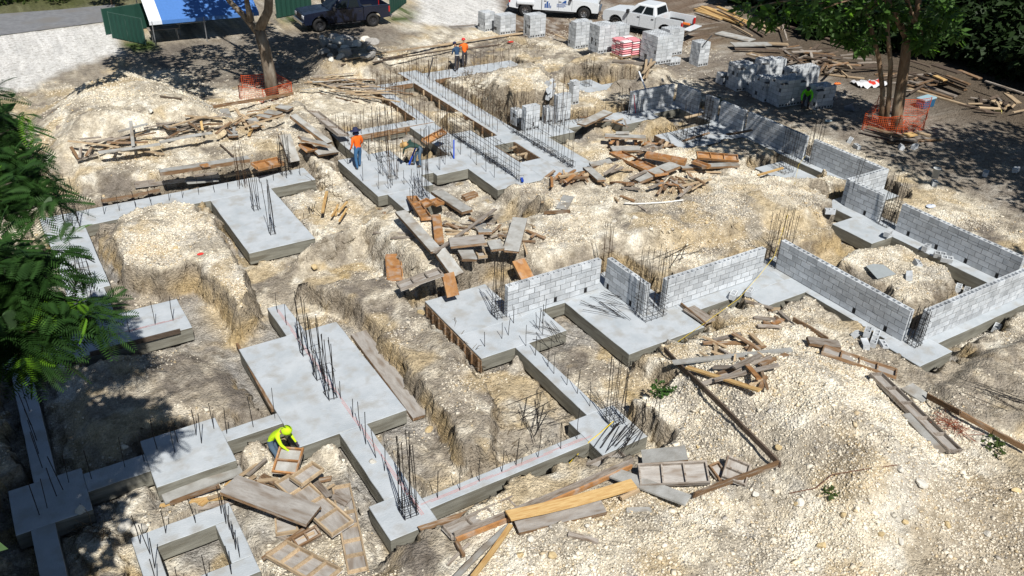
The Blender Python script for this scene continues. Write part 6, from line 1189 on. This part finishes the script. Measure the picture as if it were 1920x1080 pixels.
for x, y, rad, h, l in [(40, 2, 1.6, 1.6, 'green hedge bush beyond the road, left'), (110, -2, 1.8, 1.6, 'green hedge bush beyond the road, right'), (210, 10, 1.3, 3.6, 'light green shrub at the end of the road'), (190, -6, 1.6, 3.4, 'second light shrub behind the road end'), (-30, 6, 1.7, 1.6, 'green hedge bush at the far left edge')]:
    p = ground(x, y); side_tree((p[0], p[1]), (p[0], p[1], p[2]+h*.5), rad, 700, l, 10, .3, LEAFY, .06, .8)
def weed(px, py, n, r, label):
    p = ground(px, py); e = empty('weed', label, 'plant', tuple(p)); Q = crown_leaves([(rp_.gauss(0, r*.5), rp_.gauss(0, r*.5), .06) for _ in range(6)], [r*.5]*6, n, .11, rt_, .3); build_crown(Q, 'leaves', LEAFY if px > 1300 else LEAF, e); MB().tube([(0, 0, -.05), (.02, .01, .12)], .01, 4).build('stem', BARKB, e)
weed(1248, 738, 260, .32, 'dark green weed on the dug bank right of the cage'); weed(1555, 922, 40, .2, 'sparse weed in the white rubble slope'); weed(1870, 840, 160, .4, 'grass tuft strip under the guide plank at the right edge'); weed(1345, 190, 140, .3, 'weed beside the small footing'); 
# dry roots and brush on the cut banks
DRY = mat('dry_root', (.10, .075, .05), (.20, .16, .11), 5, .9)
def brush(px0, px1, n, label, L=.6):
    b = MB(); P0 = ground(*px0)
    for k in range(n):
        u = rp_.random(); p = np.array(ground(px0[0]+(px1[0]-px0[0])*u+rp_.gauss(0, 7), px0[1]+(px1[1]-px0[1])*u+rp_.gauss(0, 4)))-P0; d = Vector((rp_.gauss(0, .5), rp_.gauss(-.2, .5), rp_.gauss(.1, .5)))*L
        b.tube([Vector(p), Vector(p)+d*.5+Vector((0, 0, .05)), Vector(p)+d+Vector((rp_.gauss(0, .1), rp_.gauss(0, .1), -.05))], [.012, .009, .004], 4, 0, False)
    o = b.build('brush', DRY); o.location = tuple(P0); o['kind'] = 'stuff'; o['label'] = label; o['category'] = 'roots'
brush((870, 140), (960, 215), 260, 'tangled dry roots on the bank beside the long rebar beam', .8); brush((930, 85), (1020, 90), 90, 'dry roots on the far cut bank', .7); brush((1070, 120), (1130, 130), 60, 'dry roots on the bank below the pallets', .6); brush((700, 140), (790, 190), 40, 'dry twigs between the far beams', .8); brush((590, 330), (640, 380), 60, 'dry roots on the small mound', .4); brush((150, 985), (210, 1010), 60, 'dry roots among the rocks at the bottom left', .5); brush((860, 600), (980, 870), 40, 'roots on the trench wall of the ridge', .4); brush((1070, 215), (1095, 228), 60, 'dry brush behind the small block stacks', .6)
# ---------------------------------------------------------------- tell look-alikes apart by their place
ORD = ['leftmost']+[w+' from left' for w in 'second third fourth fifth sixth seventh eighth ninth tenth eleventh twelfth thirteenth fourteenth fifteenth sixteenth seventeenth eighteenth nineteenth twentieth 21st 22nd 23rd 24th 25th 26th 27th 28th 29th 30th 31st 32nd 33rd 34th 35th'.split()]
groups = {}
for o, px in TOPS:
    if px is not None and 'label' in o: groups.setdefault(o['label'], []).append((px[0], o))
for lab, L in groups.items():
    if 1 < len(L) <= 35:
        L.sort(key=lambda t: t[0])
        for i, (_, o) in enumerate(L):
            w = ORD[i] if i < len(L)-1 else 'rightmost'
            if len((lab+' '+w).replace(',', '').split()) > 16: w = w.replace(' from left', '')
            o['label'] = lab+', '+w
